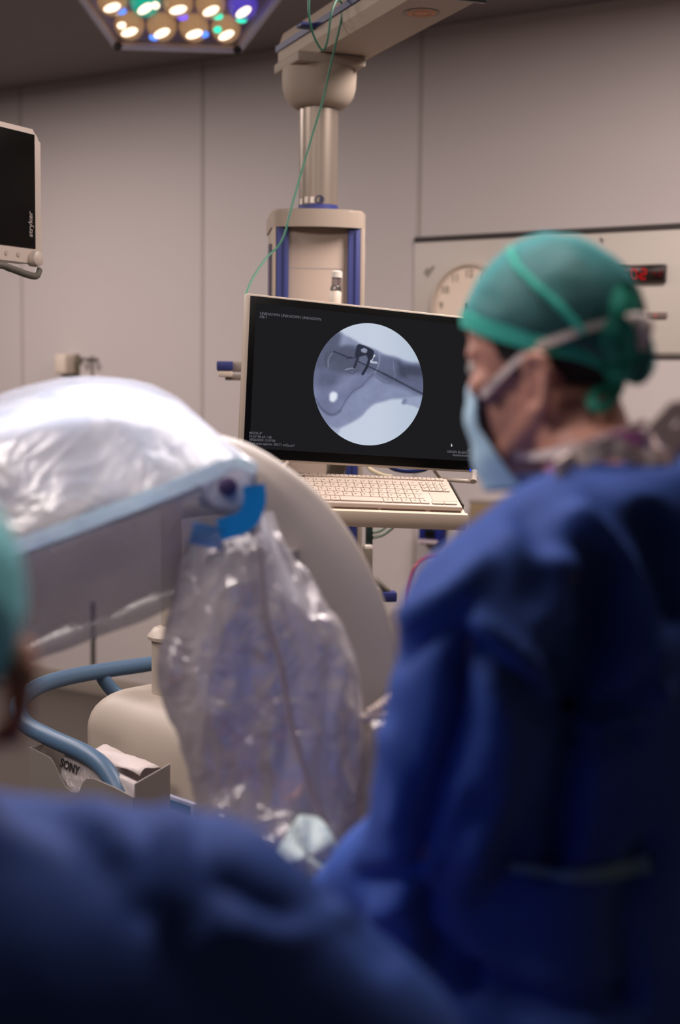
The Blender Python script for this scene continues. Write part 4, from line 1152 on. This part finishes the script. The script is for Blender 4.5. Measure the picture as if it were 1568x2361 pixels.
def head_prims(mb, M, ears=True):
    """M: head frame, x forward, y left, z up, origin between the ears"""
    R3 = M.to_3x3()
    E = lambda c, r, q=None: mb.ell(M @ Vector(c), r, R3 if q is None else R3 @ q, 24, 16)
    C = lambda a, b, ra, rb: mb.cap(M @ Vector(a), M @ Vector(b), ra, rb)
    E((-.012, 0, .045), (.098, .076, .088))
    E((.02, 0, .02), (.078, .070, .085))
    E((.030, 0, -.045), (.062, .058, .082))
    E((.070, 0, .022), (.028, .056, .020))            # brow
    E((.062, 0, .055), (.034, .058, .045))            # forehead
    C((.080, 0, .012), (.093, 0, -.028), .008, .011)  # nose
    E((.085, .011, -.032), (.010, .008, .008)); E((.085, -.011, -.032), (.010, .008, .008))
    for s in (-1, 1):
        E((.062, s * .043, -.018), (.026, .022, .020))  # cheekbone
        C((-.004, s * .054, -.058), (.062, s * .022, -.108), .020, .019)  # jaw
        C((.004, s * .054, -.015), (.0, s * .050, -.058), .014, .019)
    E((.082, 0, -.066), (.016, .024, .008)); E((.080, 0, -.080), (.015, .022, .008))  # lips
    E((.074, 0, -.108), (.022, .024, .018))           # chin
    for s in (-1, 1): E((.022, s * .026, -.048), (.052, .034, .056))
    if ears:
        for s in (-1, 1):
            q = Matrix.Rotation(s * math.radians(-10), 3, 'Z')
            o = Vector((-.012, s * .083, -.024))
            pts = [(.010, 0, -.026), (.006, .004, -.030), (-.008, .006, -.028), (-.016, .010, -.010), (-.021, .013, .012), (-.016, .013, .029), (-.002, .010, .034), (.010, .006, .026), (.014, .002, .012)]
            pp = [M @ (o + q @ Vector((x, s * y, z))) for x, y, z in pts]
            for a, b in zip(pp[:-1], pp[1:]): mb.cap(a, b, .0062, .0062, 10)
            mb.ell(M @ (o + q @ Vector((-.004, s * .003, 0))), (.018, .005, .030), R3 @ q)
            mb.cap(M @ (o + q @ Vector((.004, s * .004, .022))), M @ (o + q @ Vector((-.010, s * .009, .002))), .004, .004, 8)
            mb.ell(M @ (o + q @ Vector((.010, s * .003, -.004))), (.006, .006, .008), R3)
            mb.ell(M @ (o + q @ Vector((.002, s * .005, -.033))), (.009, .005, .010), R3)
def hand_prims(mb, w, d, n, s=1):
    """hand from wrist w, pointing d, palm normal n; s = thumb side"""
    d = d.normalized(); n = (n - d * n.dot(d)).normalized(); x = d.cross(n) * s
    mb.cap(w, w + d * .03, .026, .028)
    F3 = Matrix((x, d, n)).transposed()
    mb.ell(w + d * .055, (.040, .050, .016), F3)
    for i, (off, L) in enumerate(((.030, .072), (.010, .080), (-.010, .075), (-.029, .060))):
        a = w + d * .092 + x * off; b = a + (d * .85 + n * .4) * (L * .45); c = b + (d * .4 + n * .85) * (L * .32); e = c + (d * .05 + n) * (L * .23)
        mb.cap(w + d * .06 + x * off * .8, a, .012, .0105, 10); mb.cap(a, b, .0102, .0095, 10); mb.cap(b, c, .0095, .0085, 10); mb.cap(c, e, .0085, .0075, 10)
    a = w + d * .035 + x * .030; b = a + (x * .7 + d * .7 + n * .3).normalized() * .042; c = b + (x * .25 + d * .8 + n * .5).normalized() * .034
    mb.cap(w + d * .03 + x * .012, a, .016, .014, 10); mb.cap(a, b, .0135, .0115, 10); mb.cap(b, c, .0115, .009, 10)
def body(J, HM, voxel=.005):
    """one continuous body skin through the joints J"""
    mb = MB(); head_prims(mb, HM)
    mb.cap(HM @ Vector((-.020, 0, -.055)), J['neck'], .056, .050)
    for sd in 'LR':
        mb.cap(J['neck'], J['sh' + sd], .046, .048)
        mb.cap(J['sh' + sd], J['el' + sd], .050, .040); mb.cap(J['el' + sd], J['wr' + sd], .041, .028)
        hand_prims(mb, J['wr' + sd], J['wr' + sd] - J['el' + sd], J.get('palm' + sd, -Z), 1 if sd == 'L' else -1)
        mb.cap(J['hip' + sd], J['kn' + sd], .085, .058); mb.cap(J['kn' + sd], J['an' + sd], .056, .040)
        mb.cap(J['an' + sd] - Z * .035, J['an' + sd] - Z * .04 + J['fwd'] * .15, .038, .030)
    ch = (J['shL'] + J['shR']) / 2 - Z * .15; pel = (J['hipL'] + J['hipR']) / 2
    sx = flat(J['shR'] - J['shL']); fx_ = Vector((-sx.y, sx.x, 0)); F3 = Matrix((sx, fx_, Z)).transposed()
    ch = ch + fx_ * .03; mb.ell(ch, (.15, .075, .18), F3); mb.ell((ch + pel) / 2 + fx_ * .02, (.12, .07, .22), F3); mb.ell(pel, (.14, .09, .13), F3)
    me = blob(mb, voxel, 3)
    return me

# ---- the person on the right
h_, ph = math.radians(27), math.radians(6)
f_ = Vector((-math.cos(h_) * math.cos(ph), math.sin(h_) * math.cos(ph), -math.sin(ph)))
l_ = Z.cross(flat(f_)).normalized(); u_ = f_.cross(l_)
HO = P(1268, 842, 1.58)
HD1 = Matrix((f_, l_, u_)).transposed().to_4x4() @ Matrix.Scale(.935, 4); HD1.translation = HO
J1 = dict(neck=P(1400, 1135, 1.50), shL=P(1112, 1412, 1.38), elL=P(1000, 1950, 1.46), wrL=P(790, 2100, 1.66),
          shR=P(1705, 1330, 1.66), elR=P(1790, 2000, 1.78), wrR=P(1500, 2150, 2.0), fwd=Vector((-.62, .78, 0)))
pel = P(1470, 2420, 1.60)
sx = flat(J1['shR'] - J1['shL'])
J1['hipL'] = pel - sx * .09; J1['hipR'] = pel + sx * .09
for s in 'LR':
    b = J1['hip' + s]; J1['kn' + s] = Vector((b.x, b.y + .02, .48)); J1['an' + s] = Vector((b.x, b.y, .08))
p1 = thing('person', Vector((pel.x, pel.y, 0)), 'person in green cap, blue mask and blue gown, seen from behind at right', 'person')
body_o = link('body', body(J1, HD1, .004), M_skin, p1)
def hl(x, y, z): return HD1 @ Vector((x, y, z))
for s in (-1, 1): MB().ell(hl(.079, s * .031, .004), (.012,) * 3).done('eye', pm('eye_white', (200, 190, 184), .2), p1)

# hair: shell on the back of the skull, below and under the cap
def shell(rad, c, zlow, n=48, m=22, ex=1.0):
    """part of an ellipsoid in head space; zlow(az) = lowest height; az 0 is forward, + left"""
    rows = []
    for i in range(m + 1):
        row = []
        for j in range(n):
            az = 2 * PI * j / n
            zl = zlow(az); z1 = c[2] + rad[2]
            t = i / m
            # even steps in latitude from the top down to the edge
            lat1 = math.asin(max(-.999, min(.999, (zl - c[2]) / rad[2])))
            lat = PI / 2 - .001 + (lat1 - PI / 2) * t
            row.append(hl(c[0] + (rad[0]) * math.cos(lat) ** ex * math.cos(az), c[1] + rad[1] * math.cos(lat) ** ex * math.sin(az), c[2] + rad[2] * math.sin(lat)))
        rows.append(row)
    return rows
def solid(me, t):
    o = bpy.data.objects.new('_s', me); COL.objects.link(o); q = o.modifiers.new('s', 'SOLIDIFY'); q.thickness = t; q.offset = 0
    dg = bpy.context.evaluated_depsgraph_get(); r = bpy.data.meshes.new_from_object(o.evaluated_get(dg)); bpy.data.objects.remove(o); return r
def az_int(az, table):
    a = math.degrees(az); a = a - 360 if a > 180 else a
    return float(np.interp(abs(a), [t[0] for t in table], [t[1] for t in table]))
hr = shell((.104, .081, .094), (-.012, 0, .045), lambda a: az_int(a, [(0, .085), (50, .06), (58, .03), (62, -.016), (76, -.022), (80, .004), (94, .004), (105, -.014), (120, -.046), (150, -.066), (180, -.066)]))
k = MB(); k.grid(hr, closed=True); me = solid(k.mesh('hair'), .006); hair_o = link('hair', me, M_hair, p1)

# cap
m, nt, out = newmat('cap_gauze')
df = node(nt, 'ShaderNodeBsdfDiffuse', Color=L4((80, 176, 180))); tr = node(nt, 'ShaderNodeBsdfTransparent', Color=L4((190, 222, 224))); gl = node(nt, 'ShaderNodeBsdfGlossy', Roughness=.6)
tc = node(nt, 'ShaderNodeTexCoord'); nz = node(nt, 'ShaderNodeTexNoise', Scale=14.0); nt.links.new(tc.outputs['Object'], nz.inputs['Vector'])
mr = node(nt, 'ShaderNodeMapRange'); mr.inputs[3].default_value = .14; mr.inputs[4].default_value = .38; nt.links.new(nz.outputs['Fac'], mr.inputs[0])
lw = node(nt, 'ShaderNodeLayerWeight', Blend=.4); ad = node(nt, 'ShaderNodeMath', operation='MULTIPLY_ADD', use_clamp=True); ad.inputs[1].default_value = .5
nt.links.new(lw.outputs['Facing'], ad.inputs[0]); nt.links.new(mr.outputs[0], ad.inputs[2])
mx = node(nt, 'ShaderNodeMixShader'); nt.links.new(ad.outputs[0], mx.inputs[0]); nt.links.new(tr.outputs[0], mx.inputs[1]); nt.links.new(df.outputs[0], mx.inputs[2])
m2 = node(nt, 'ShaderNodeMixShader', Fac=.05); nt.links.new(mx.outputs[0], m2.inputs[1]); nt.links.new(gl.outputs[0], m2.inputs[2]); nt.links.new(m2.outputs[0], out.inputs[0])
M_cap = m
M_capb = pm('cap_band_teal', (58, 190, 172), .7, var=.1)
capedge = [(0, .064), (40, .056), (75, .032), (92, .019), (120, .004), (150, -.014), (180, -.022)]
capR, capC = (.109, .086, .109), (-.007, 0, .046)
cr_ = shell(capR, capC, lambda a: az_int(a, capedge), 72, 26, 1.2)
k = MB(); k.grid(cr_, closed=True); me = solid(k.mesh('cap'), .0015)
crumple(me, .004, 26, (1, 1, 1), True, 2, 2)
cap_o = link('surgical_cap', me, M_cap, p1)
# gathered edge band
rows = []
for j in range(73):
    az = 2 * PI * (j % 72) / 72
    z0 = az_int(az, capedge); lat = math.asin((z0 - capC[2]) / capR[2])
    rows.append(hl(capC[0] + (capR[0] + .001) * math.cos(lat) ** 1.2 * math.cos(az), (capR[1] + .001) * math.cos(lat) ** 1.2 * math.sin(az), z0 + .004))
k = MB(); k.band(rows, u_, .017, .005); k.done('cap_band', M_capb, cap_o)
SF = Surf([body_o, hair_o, cap_o])
k = MB(); k.tube(SF.path([(1176, 574), (1192, 612), (1240, 662), (1292, 708), (1346, 768)], .002, 1.5, 6), .0042, 8); k.done('cap_seam', M_capb, cap_o)
# knot with loops and ends at the back
def hp(px, py, d): return P(px, py, d)
def ribbon(pts, w, mat, par, nm, side=None, th=.0018):
    q = [Vector(p) for p in spline([P(*a) for a in pts], 6)]
    k = MB(); k.band(q, side or (FW.cross(q[-1] - q[0]).normalized()), w, th); return k.done(nm, mat, par)
M_capt = pm('cap_tie_teal', (36, 150, 128), .65, var=.15)
def tie(pts, w, mat, nm, off=.012, par=None, hang=0, th=.0018):
    q = SF.path(pts, off, 1.5, 6, hang)
    k = MB(); k.band(q, [(FW.cross(q[min(a + 1, len(q) - 1)] - q[max(0, a - 1)])) for a in range(len(q))], w, th); return k.done(nm, mat, par or cap_o)
tie([(1395, 868), (1424, 848), (1450, 800), (1440, 752), (1415, 747), (1402, 790), (1425, 845)], .015, M_capt, 'cap_tie', .016)
tie([(1425, 850), (1458, 826), (1476, 772), (1486, 830), (1474, 868), (1440, 858)], .018, M_capt, 'cap_tie', .014)
tie([(1428, 850), (1430, 885), (1414, 918), (1388, 940), (1364, 930), (1373, 905), (1405, 892), (1432, 862)], .011, M_capt, 'cap_tie', .018)
tie([(1432, 845), (1456, 720), (1444, 665), (1424, 700), (1428, 790)], .016, M_capt, 'cap_tie', .010)
tie([(1462, 740), (1484, 790), (1490, 842), (1466, 872)], .020, M_cap, 'cap_tie', .018)
kq = P(1430, 852, SF.depth(1430, 852, 1.5) - .016)
MB().ell(kq, (.014, .012, .016)).done('cap_knot', M_capt, cap_o)

# mask
m, nt, out = newmat('mask_blue')
b = node(nt, 'ShaderNodeBsdfPrincipled', Roughness=.7); b.inputs['Base Color'].default_value = L4((186, 222, 244)); b.inputs['Subsurface Weight'].default_value = 0
tc = node(nt, 'ShaderNodeTexCoord'); nz = node(nt, 'ShaderNodeTexNoise', Scale=120.0); bp = node(nt, 'ShaderNodeBump', Strength=.15)
nt.links.new(tc.outputs['Object'], nz.inputs['Vector']); nt.links.new(nz.outputs['Fac'], bp.inputs['Height']); nt.links.new(bp.outputs['Normal'], b.inputs['Normal']); nt.links.new(b.outputs[0], out.inputs[0])
rows = []
for i in range(25):
    v_ = i / 24
    z_ = .004 + (-.148) * v_
    fx_ = float(np.interp(v_, [0, .18, .35, .6, .85, 1], [.086, .104, .108, .104, .099, .093])) + .0022 * math.sin(v_ * 18)
    wy = float(np.interp(v_, [0, .3, .7, 1], [.052, .066, .066, .056]))
    bk = float(np.interp(v_, [0, .3, .7, 1], [.044, .032, .027, .022]))
    row = []
    for j in range(33):
        am = float(np.interp(v_, [0, .5, .75, 1], [58, 60, 78, 89])); a = math.radians(-am + 2 * am * j / 32)
        row.append(hl(bk + (fx_ - bk) * math.cos(a) ** .8, wy * math.sin(a), z_))
    rows.append(row)
k = MB(); k.grid(rows); me = solid(k.mesh('mask'), .002); mk = link('face_mask', me, m, p1)
k = MB()
M_str = pm('mask_strap_white', (226, 210, 206), .6, var=.03)
SF = Surf([body_o, hair_o, cap_o, mk])
def strap(pts, w, nm='mask_strap', off=.003):
    q = SF.path(pts, off, 1.5, 8)
    k = MB(); k.band(q, UP, w, .0016); return k.done(nm, M_str, mk)
strap([(1112, 912), (1150, 872), (1185, 838), (1225, 806), (1290, 780), (1370, 752), (1440, 736), (1470, 738)], .0085)
kq = P(1462, 742, SF.depth(1455, 745, 1.5) - .006)
k = MB(); k.ell(kq, (.017, .010, .011)); k.ell(kq + RT * .010 - UP * .006, (.010, .010, .014)); k.done('strap_knot', M_str, mk)
k = MB(); k.band([kq, kq + RT * .008 - UP * .015, kq + RT * .010 - UP * .03], RT, .011, .002); k.done('strap_end', M_str, mk)

# gown
def gown_mesh(J, prims, voxel=.011, sm=8):
    mb = MB(); prims(mb); return blob(mb, voxel, sm)
def g1(mb):
    sx = flat(J1['shR'] - J1['shL']); fx_ = Vector((-sx.y, sx.x, 0)); F3 = Matrix((sx, fx_, Z)).transposed()
    n0 = J1['neck']
    mb.cap(P(1330, 1165, 1.47), J1['shL'], .052, .074); mb.cap(P(1470, 1125, 1.53), J1['shR'], .06, .076)
    mb.cap(P(1300, 1225, 1.45), P(1120, 1390, 1.385), .07, .07)
    mb.cap(P(1400, 1200, 1.44), P(1540, 1190, 1.47), .05, .05); mb.cap(P(985, 2000, 1.47), P(955, 2190, 1.5), .055, .05)
    mb.cap(P(1320, 1180, 1.45), P(1560, 1145, 1.48), .044, .052); mb.cap(P(1420, 1200, 1.46), P(1620, 1180, 1.52), .06, .07)
    mb.cap(J1['shL'], J1['elL'], .076, .071); mb.cap(J1['elL'], J1['wrL'], .070, .052)
    mb.cap(J1['shR'], J1['elR'], .078, .072); mb.cap(J1['elR'], J1['wrR'], .070, .050)
    mb.ell(P(1440, 1330, 1.53), (.20, .105, .14), F3)
    mb.ell(P(1430, 1560, 1.55), (.205, .125, .24), F3)
    mb.ell(P(1440, 1900, 1.57), (.185, .120, .24), F3)
    mb.ell(P(1450, 2250, 1.58), (.205, .14, .26), F3)
    mb.cap(P(1130, 2060, 1.5), P(1160, 2500, 1.52), .075, .09); mb.cap(P(1300, 2060, 1.5), P(1300, 2500, 1.52), .10, .11)
    c = P(1450, 2500, 1.60)
    mb.cap(c - sx * .05, Vector((c.x - sx.x * .06, c.y - sx.y * .06, .55)), .16, .20); mb.cap(c + sx * .05, Vector((c.x + sx.x * .06, c.y + sx.y * .06, .55)), .16, .20)
me = gown_mesh(J1, g1)
folds(me, [
    ([(1062, 1520), (1062, 1640), (1020, 1790), (985, 1900), (960, 1990)], 30, -0.0330),
    ([(1150, 1560), (1150, 1700), (1120, 1850), (1080, 1960)], 50, 0.0210),
    ([(930, 1520), (1000, 1450), (1070, 1415)], 26, -0.0180), ([(960, 1420), (1040, 1370), (1110, 1300)], 30, 0.0150),
    ([(1095, 1430), (1190, 1500), (1260, 1580)], 28, 0.0210), ([(1070, 1470), (1160, 1545), (1240, 1640)], 26, -0.0240),
    ([(1290, 1560), (1320, 1680), (1300, 1850), (1270, 1980)], 34, -0.0360),
    ([(1240, 1620), (1230, 1750), (1200, 1900)], 36, 0.0180),
    ([(1330, 1190), (1430, 1290), (1490, 1420), (1510, 1600)], 32, 0.0300), ([(1270, 1290), (1390, 1330), (1440, 1450), (1455, 1600)], 26, 0.0150),
    ([(1375, 1310), (1372, 1450), (1350, 1600)], 34, -0.0330), ([(1505, 1200), (1535, 1270), (1565, 1400)], 32, -0.0380),
    ([(1180, 1250), (1270, 1330), (1300, 1420)], 40, 0.0150), ([(1220, 1180), (1240, 1280), (1230, 1380)], 36, -0.0120),
    ([(1330, 1650), (1430, 1620), (1520, 1550)], 22, -0.0210), ([(1340, 1690), (1450, 1670)], 20, 0.0150), ([(1320, 1720), (1460, 1700)], 18, -0.0180),
    ([(950, 2010), (900, 2030), (840, 2030)], 22, -0.0210), ([(930, 2090), (880, 2100)], 20, 0.0150),
    ([(960, 2060), (1010, 2180), (1080, 2260)], 30, -0.0270), ([(1080, 2255), (1250, 2320), (1450, 2310)], 30, -0.0210), ([(1490, 1960), (1440, 2110), (1460, 2300)], 30, -0.0180),
    ([(1110, 1830), (1040, 1960), (1010, 2100)], 26, -0.0180), ([(905, 1700), (930, 1800), (915, 1900)], 24, 0.0120),
], 1.4)
crumple(me, .012, 5, (1, 1, .6), False, 4, 3)
gw = link('gown', me, M_gown, p1)
SG = Surf([gw, body_o])
SF = Surf([body_o, hair_o, mk, gw])
strap([(1190, 1050), (1230, 1052), (1300, 1038), (1390, 1010), (1450, 990), (1490, 974)], .0095, off=.014)
k = MB(); k.band(SG.path([(1175, 1998), (1230, 2006), (1290, 2018), (1350, 2020), (1420, 2008), (1500, 1990)], .006, 1.4), UP, [.010 + .010 * smooth(np.array(i / 40 - .2)) for i in range(41)], .003); k.done('belt_tie', pm('belt_grey', (104, 134, 160), .7), gw)
# collar: pale ties, floral undershirt edge
m, nt, out = newmat('floral_cloth')
b = node(nt, 'ShaderNodeBsdfPrincipled', Roughness=.8); tc = node(nt, 'ShaderNodeTexCoord'); vo = node(nt, 'ShaderNodeTexVoronoi', Scale=42.0)
cr = node(nt, 'ShaderNodeValToRGB'); cr.color_ramp.interpolation = 'CONSTANT'
els = cr.color_ramp.elements; els[0].color = L4((214, 196, 200)); els[1].position = .35; els[1].color = L4((176, 112, 170))
e = els.new(.6); e.color = L4((208, 186, 196)); e = els.new(.78); e.color = L4((190, 96, 50)); e = els.new(.88); e.color = L4((196, 180, 130))
nt.links.new(tc.outputs['Object'], vo.inputs['Vector']); nt.links.new(vo.outputs['Color'], cr.inputs[0]); nt.links.new(cr.outputs[0], b.inputs['Base Color']); nt.links.new(b.outputs[0], out.inputs[0])
fl = [(1268, 1086, 1.41), (1310, 1064, 1.40), (1370, 1036, 1.40), (1430, 1020, 1.405), (1480, 1018, 1.41), (1530, 1018, 1.43), (1590, 1010, 1.47)]
q = SG.path(fl, .010, 1.45)
k = MB(); k.band(q, UP, [.012 + .016 * smooth(np.array(i / len(q))) for i in range(len(q))], .006); k.done('floral_collar', m, p1)
cl = [(1283, 1088, 1.395), (1320, 1062, 1.39), (1370, 1042, 1.388), (1410, 1030, 1.388), (1445, 1044, 1.388), (1490, 1055, 1.392), (1530, 1050, 1.40)]
q = SG.path(cl, .026, 1.45)
k = MB(); k.band(q, UP, [.021 * (1 - .5 * max(0, i / len(q) - .5)) for i in range(len(q))], .006); k.done('neck_tie', pm('neck_tie_cream', (222, 204, 194), .7), gw)
k = MB()
for pts in ([(1505, 1000, 1.40), (1535, 970, 1.39), (1560, 945, 1.39), (1590, 960, 1.40), (1570, 1000, 1.41), (1530, 1020, 1.41)], [(1500, 1015, 1.40), (1520, 1050, 1.39), (1560, 1045, 1.39), (1575, 1010, 1.4)]):
    q = SG.path(pts, .022, 1.45, 6); k.band(q, UP, .018, .002)
k.done('neck_bow', pm('bow_pinkish', (214, 190, 184), .7), gw)

# ---- the person at the left edge, back to the camera
f2 = Vector((-.25, .93, -.28)).normalized(); l2 = Z.cross(flat(f2)); u2 = f2.cross(l2)
HD2 = Matrix((f2, l2, u2)).transposed().to_4x4(); HD2.translation = P(-262, 1530, 1.0)
J2 = dict(neck=P(-240, 2010, .98), shR=P(470, 2120, 1.04), elR=P(880, 2440, 1.08), wrR=P(640, 2640, 1.33), shL=P(-760, 2080, 1.0), elL=P(-900, 2700, 1.1), wrL=P(-500, 2500, 1.35), fwd=Vector((-.2, .98, 0)))
sx2 = flat(J2['shR'] - J2['shL'])
pel2 = (J2['shR'] + J2['shL']) / 2; pel2 = Vector((pel2.x, pel2.y - .0, .86))
J2['hipL'] = pel2 - sx2 * .09; J2['hipR'] = pel2 + sx2 * .09
for s in 'LR':
    b = J2['hip' + s]; J2['kn' + s] = Vector((b.x, b.y + .02, .46)); J2['an' + s] = Vector((b.x, b.y, .08))
p2 = thing('person', Vector((pel2.x, pel2.y, 0)), 'person in blue gown with turquoise cap bending in from the left edge', 'person')
link('body', body(J2, HD2, .006), M_skin, p2)
_h = HD1; HD1 = HD2
cr2 = shell((.118, .094, .106), (-.012, 0, .044), lambda a: az_int(a, [(0, .05), (75, .0), (120, -.03), (180, -.05)]), 72, 24)
k = MB(); k.grid(cr2, closed=True); me = solid(k.mesh('cap'), .0015); crumple(me, .006, 22, (1, 1, 1), True, 2, 2)
link('surgical_cap', me, pm('cap_turquoise', (118, 206, 214), .7, var=.12, scale=12), p2)
HD1 = _h
def g2(mb):
    fx_ = Vector((-sx2.y, sx2.x, 0)); F3 = Matrix((sx2, fx_, Z)).transposed()
    mb.cap(P(-140, 2020, 1.0), P(330, 2084, 1.03), .066, .072); mb.cap(P(330, 2084, 1.03), J2['shR'], .072, .076); mb.cap(P(-160, 2020, 1.0), J2['shL'], .066, .07)
    mb.cap(J2['shR'], J2['elR'], .078, .074); mb.cap(J2['elR'], J2['wrR'], .072, .05)
    mb.cap(J2['shL'], J2['elL'], .078, .074); mb.cap(J2['elL'], J2['wrL'], .072, .05)
    c = pel2
    mb.ell(P(-60, 2260, 1.02), (.20, .115, .13), F3); mb.ell(P(150, 2340, 1.03), (.16, .10, .13), F3)
    mb.ell(Vector((c.x, c.y, 1.05)), (.20, .14, .28), F3); mb.ell(Vector((c.x, c.y, .85)), (.22, .16, .25), F3)
    mb.cap(Vector((c.x, c.y, .8)), Vector((c.x, c.y, .45)), .19, .22)
me = gown_mesh(J2, g2, .010)
folds(me, [
    ([(60, 1830), (180, 1900), (270, 2010)], 60, -.014), ([(200, 1840), (260, 1930), (300, 2020)], 50, .010),
    ([(310, 1850), (340, 1950), (340, 2100)], 40, -.012), ([(390, 1870), (400, 1980), (390, 2100)], 34, .010), ([(455, 1900), (470, 2000), (470, 2120)], 30, -.010),
    ([(530, 2040), (620, 2110), (720, 2110), (790, 2040)], 40, -.012), ([(560, 2140), (660, 2150), (760, 2090)], 40, .012), ([(840, 2140), (880, 2200)], 40, -.010),
], 1.0)
crumple(me, .012, 5, (1, 1, .6), False, 9, 3)
link('gown', me, M_gown, p2)
# ------------------------------------------------------------------ light
def area(name, loc, sx, sy, power, col, rot=(0, 0, 0), spread=180):
    l = bpy.data.lights.new(name, 'AREA'); l.shape = 'RECTANGLE'; l.size = sx; l.size_y = sy; l.energy = power; l.color = lin(col); l.spread = math.radians(spread)
    o = bpy.data.objects.new(name, l); COL.objects.link(o); o.location = loc; o.rotation_euler = rot; return o
WARM = (255, 240, 235)
def rp(s, z_, h): return W0 + WT * s + WN * z_ + Z * h
yaw = math.atan2(WT.y, WT.x)
for s, d, p_ in ((-1.6, 1.8, 73), (2.2, 1.7, 80), (-.2, 3.6, 50), (2.5, 3.9, 24), (1.3, 5.1, 46)):  # unseen ceiling lamps; those over and behind the people are added fill
    area('ceiling_and_fill_light', rp(s, d, CEIL - .03), 1.2, .6, p_, WARM, (0, 0, yaw))
l = bpy.data.lights.new('surgical_beam', 'SPOT'); l.energy = 175; l.spot_size = math.radians(62); l.spot_blend = 1; l.color = lin((226, 238, 255)); l.shadow_soft_size = .13
o = bpy.data.objects.new('surgical_beam', l); COL.objects.link(o)
o.location = lo + nz_ * .04
tgt = P(-20, 1150, 1.85)
o.rotation_euler = (tgt - o.location).to_track_quat('-Z', 'Y').to_euler()
w = bpy.data.worlds.new('world'); SC.world = w; w.use_nodes = True
w.node_tree.nodes['Background'].inputs[0].default_value = L4((90, 90, 100)); w.node_tree.nodes['Background'].inputs[1].default_value = .1
vs_ = SC.view_settings
vs_.view_transform = 'Standard'; vs_.look = 'None'; vs_.exposure = 0; vs_.gamma = 1; vs_.use_curve_mapping = False
SC.cycles.transparent_max_bounces = 16
SC.cycles.max_bounces = 7; SC.cycles.diffuse_bounces = 3; SC.cycles.glossy_bounces = 3; SC.cycles.transmission_bounces = 4
SC.cycles.sample_clamp_indirect = 6
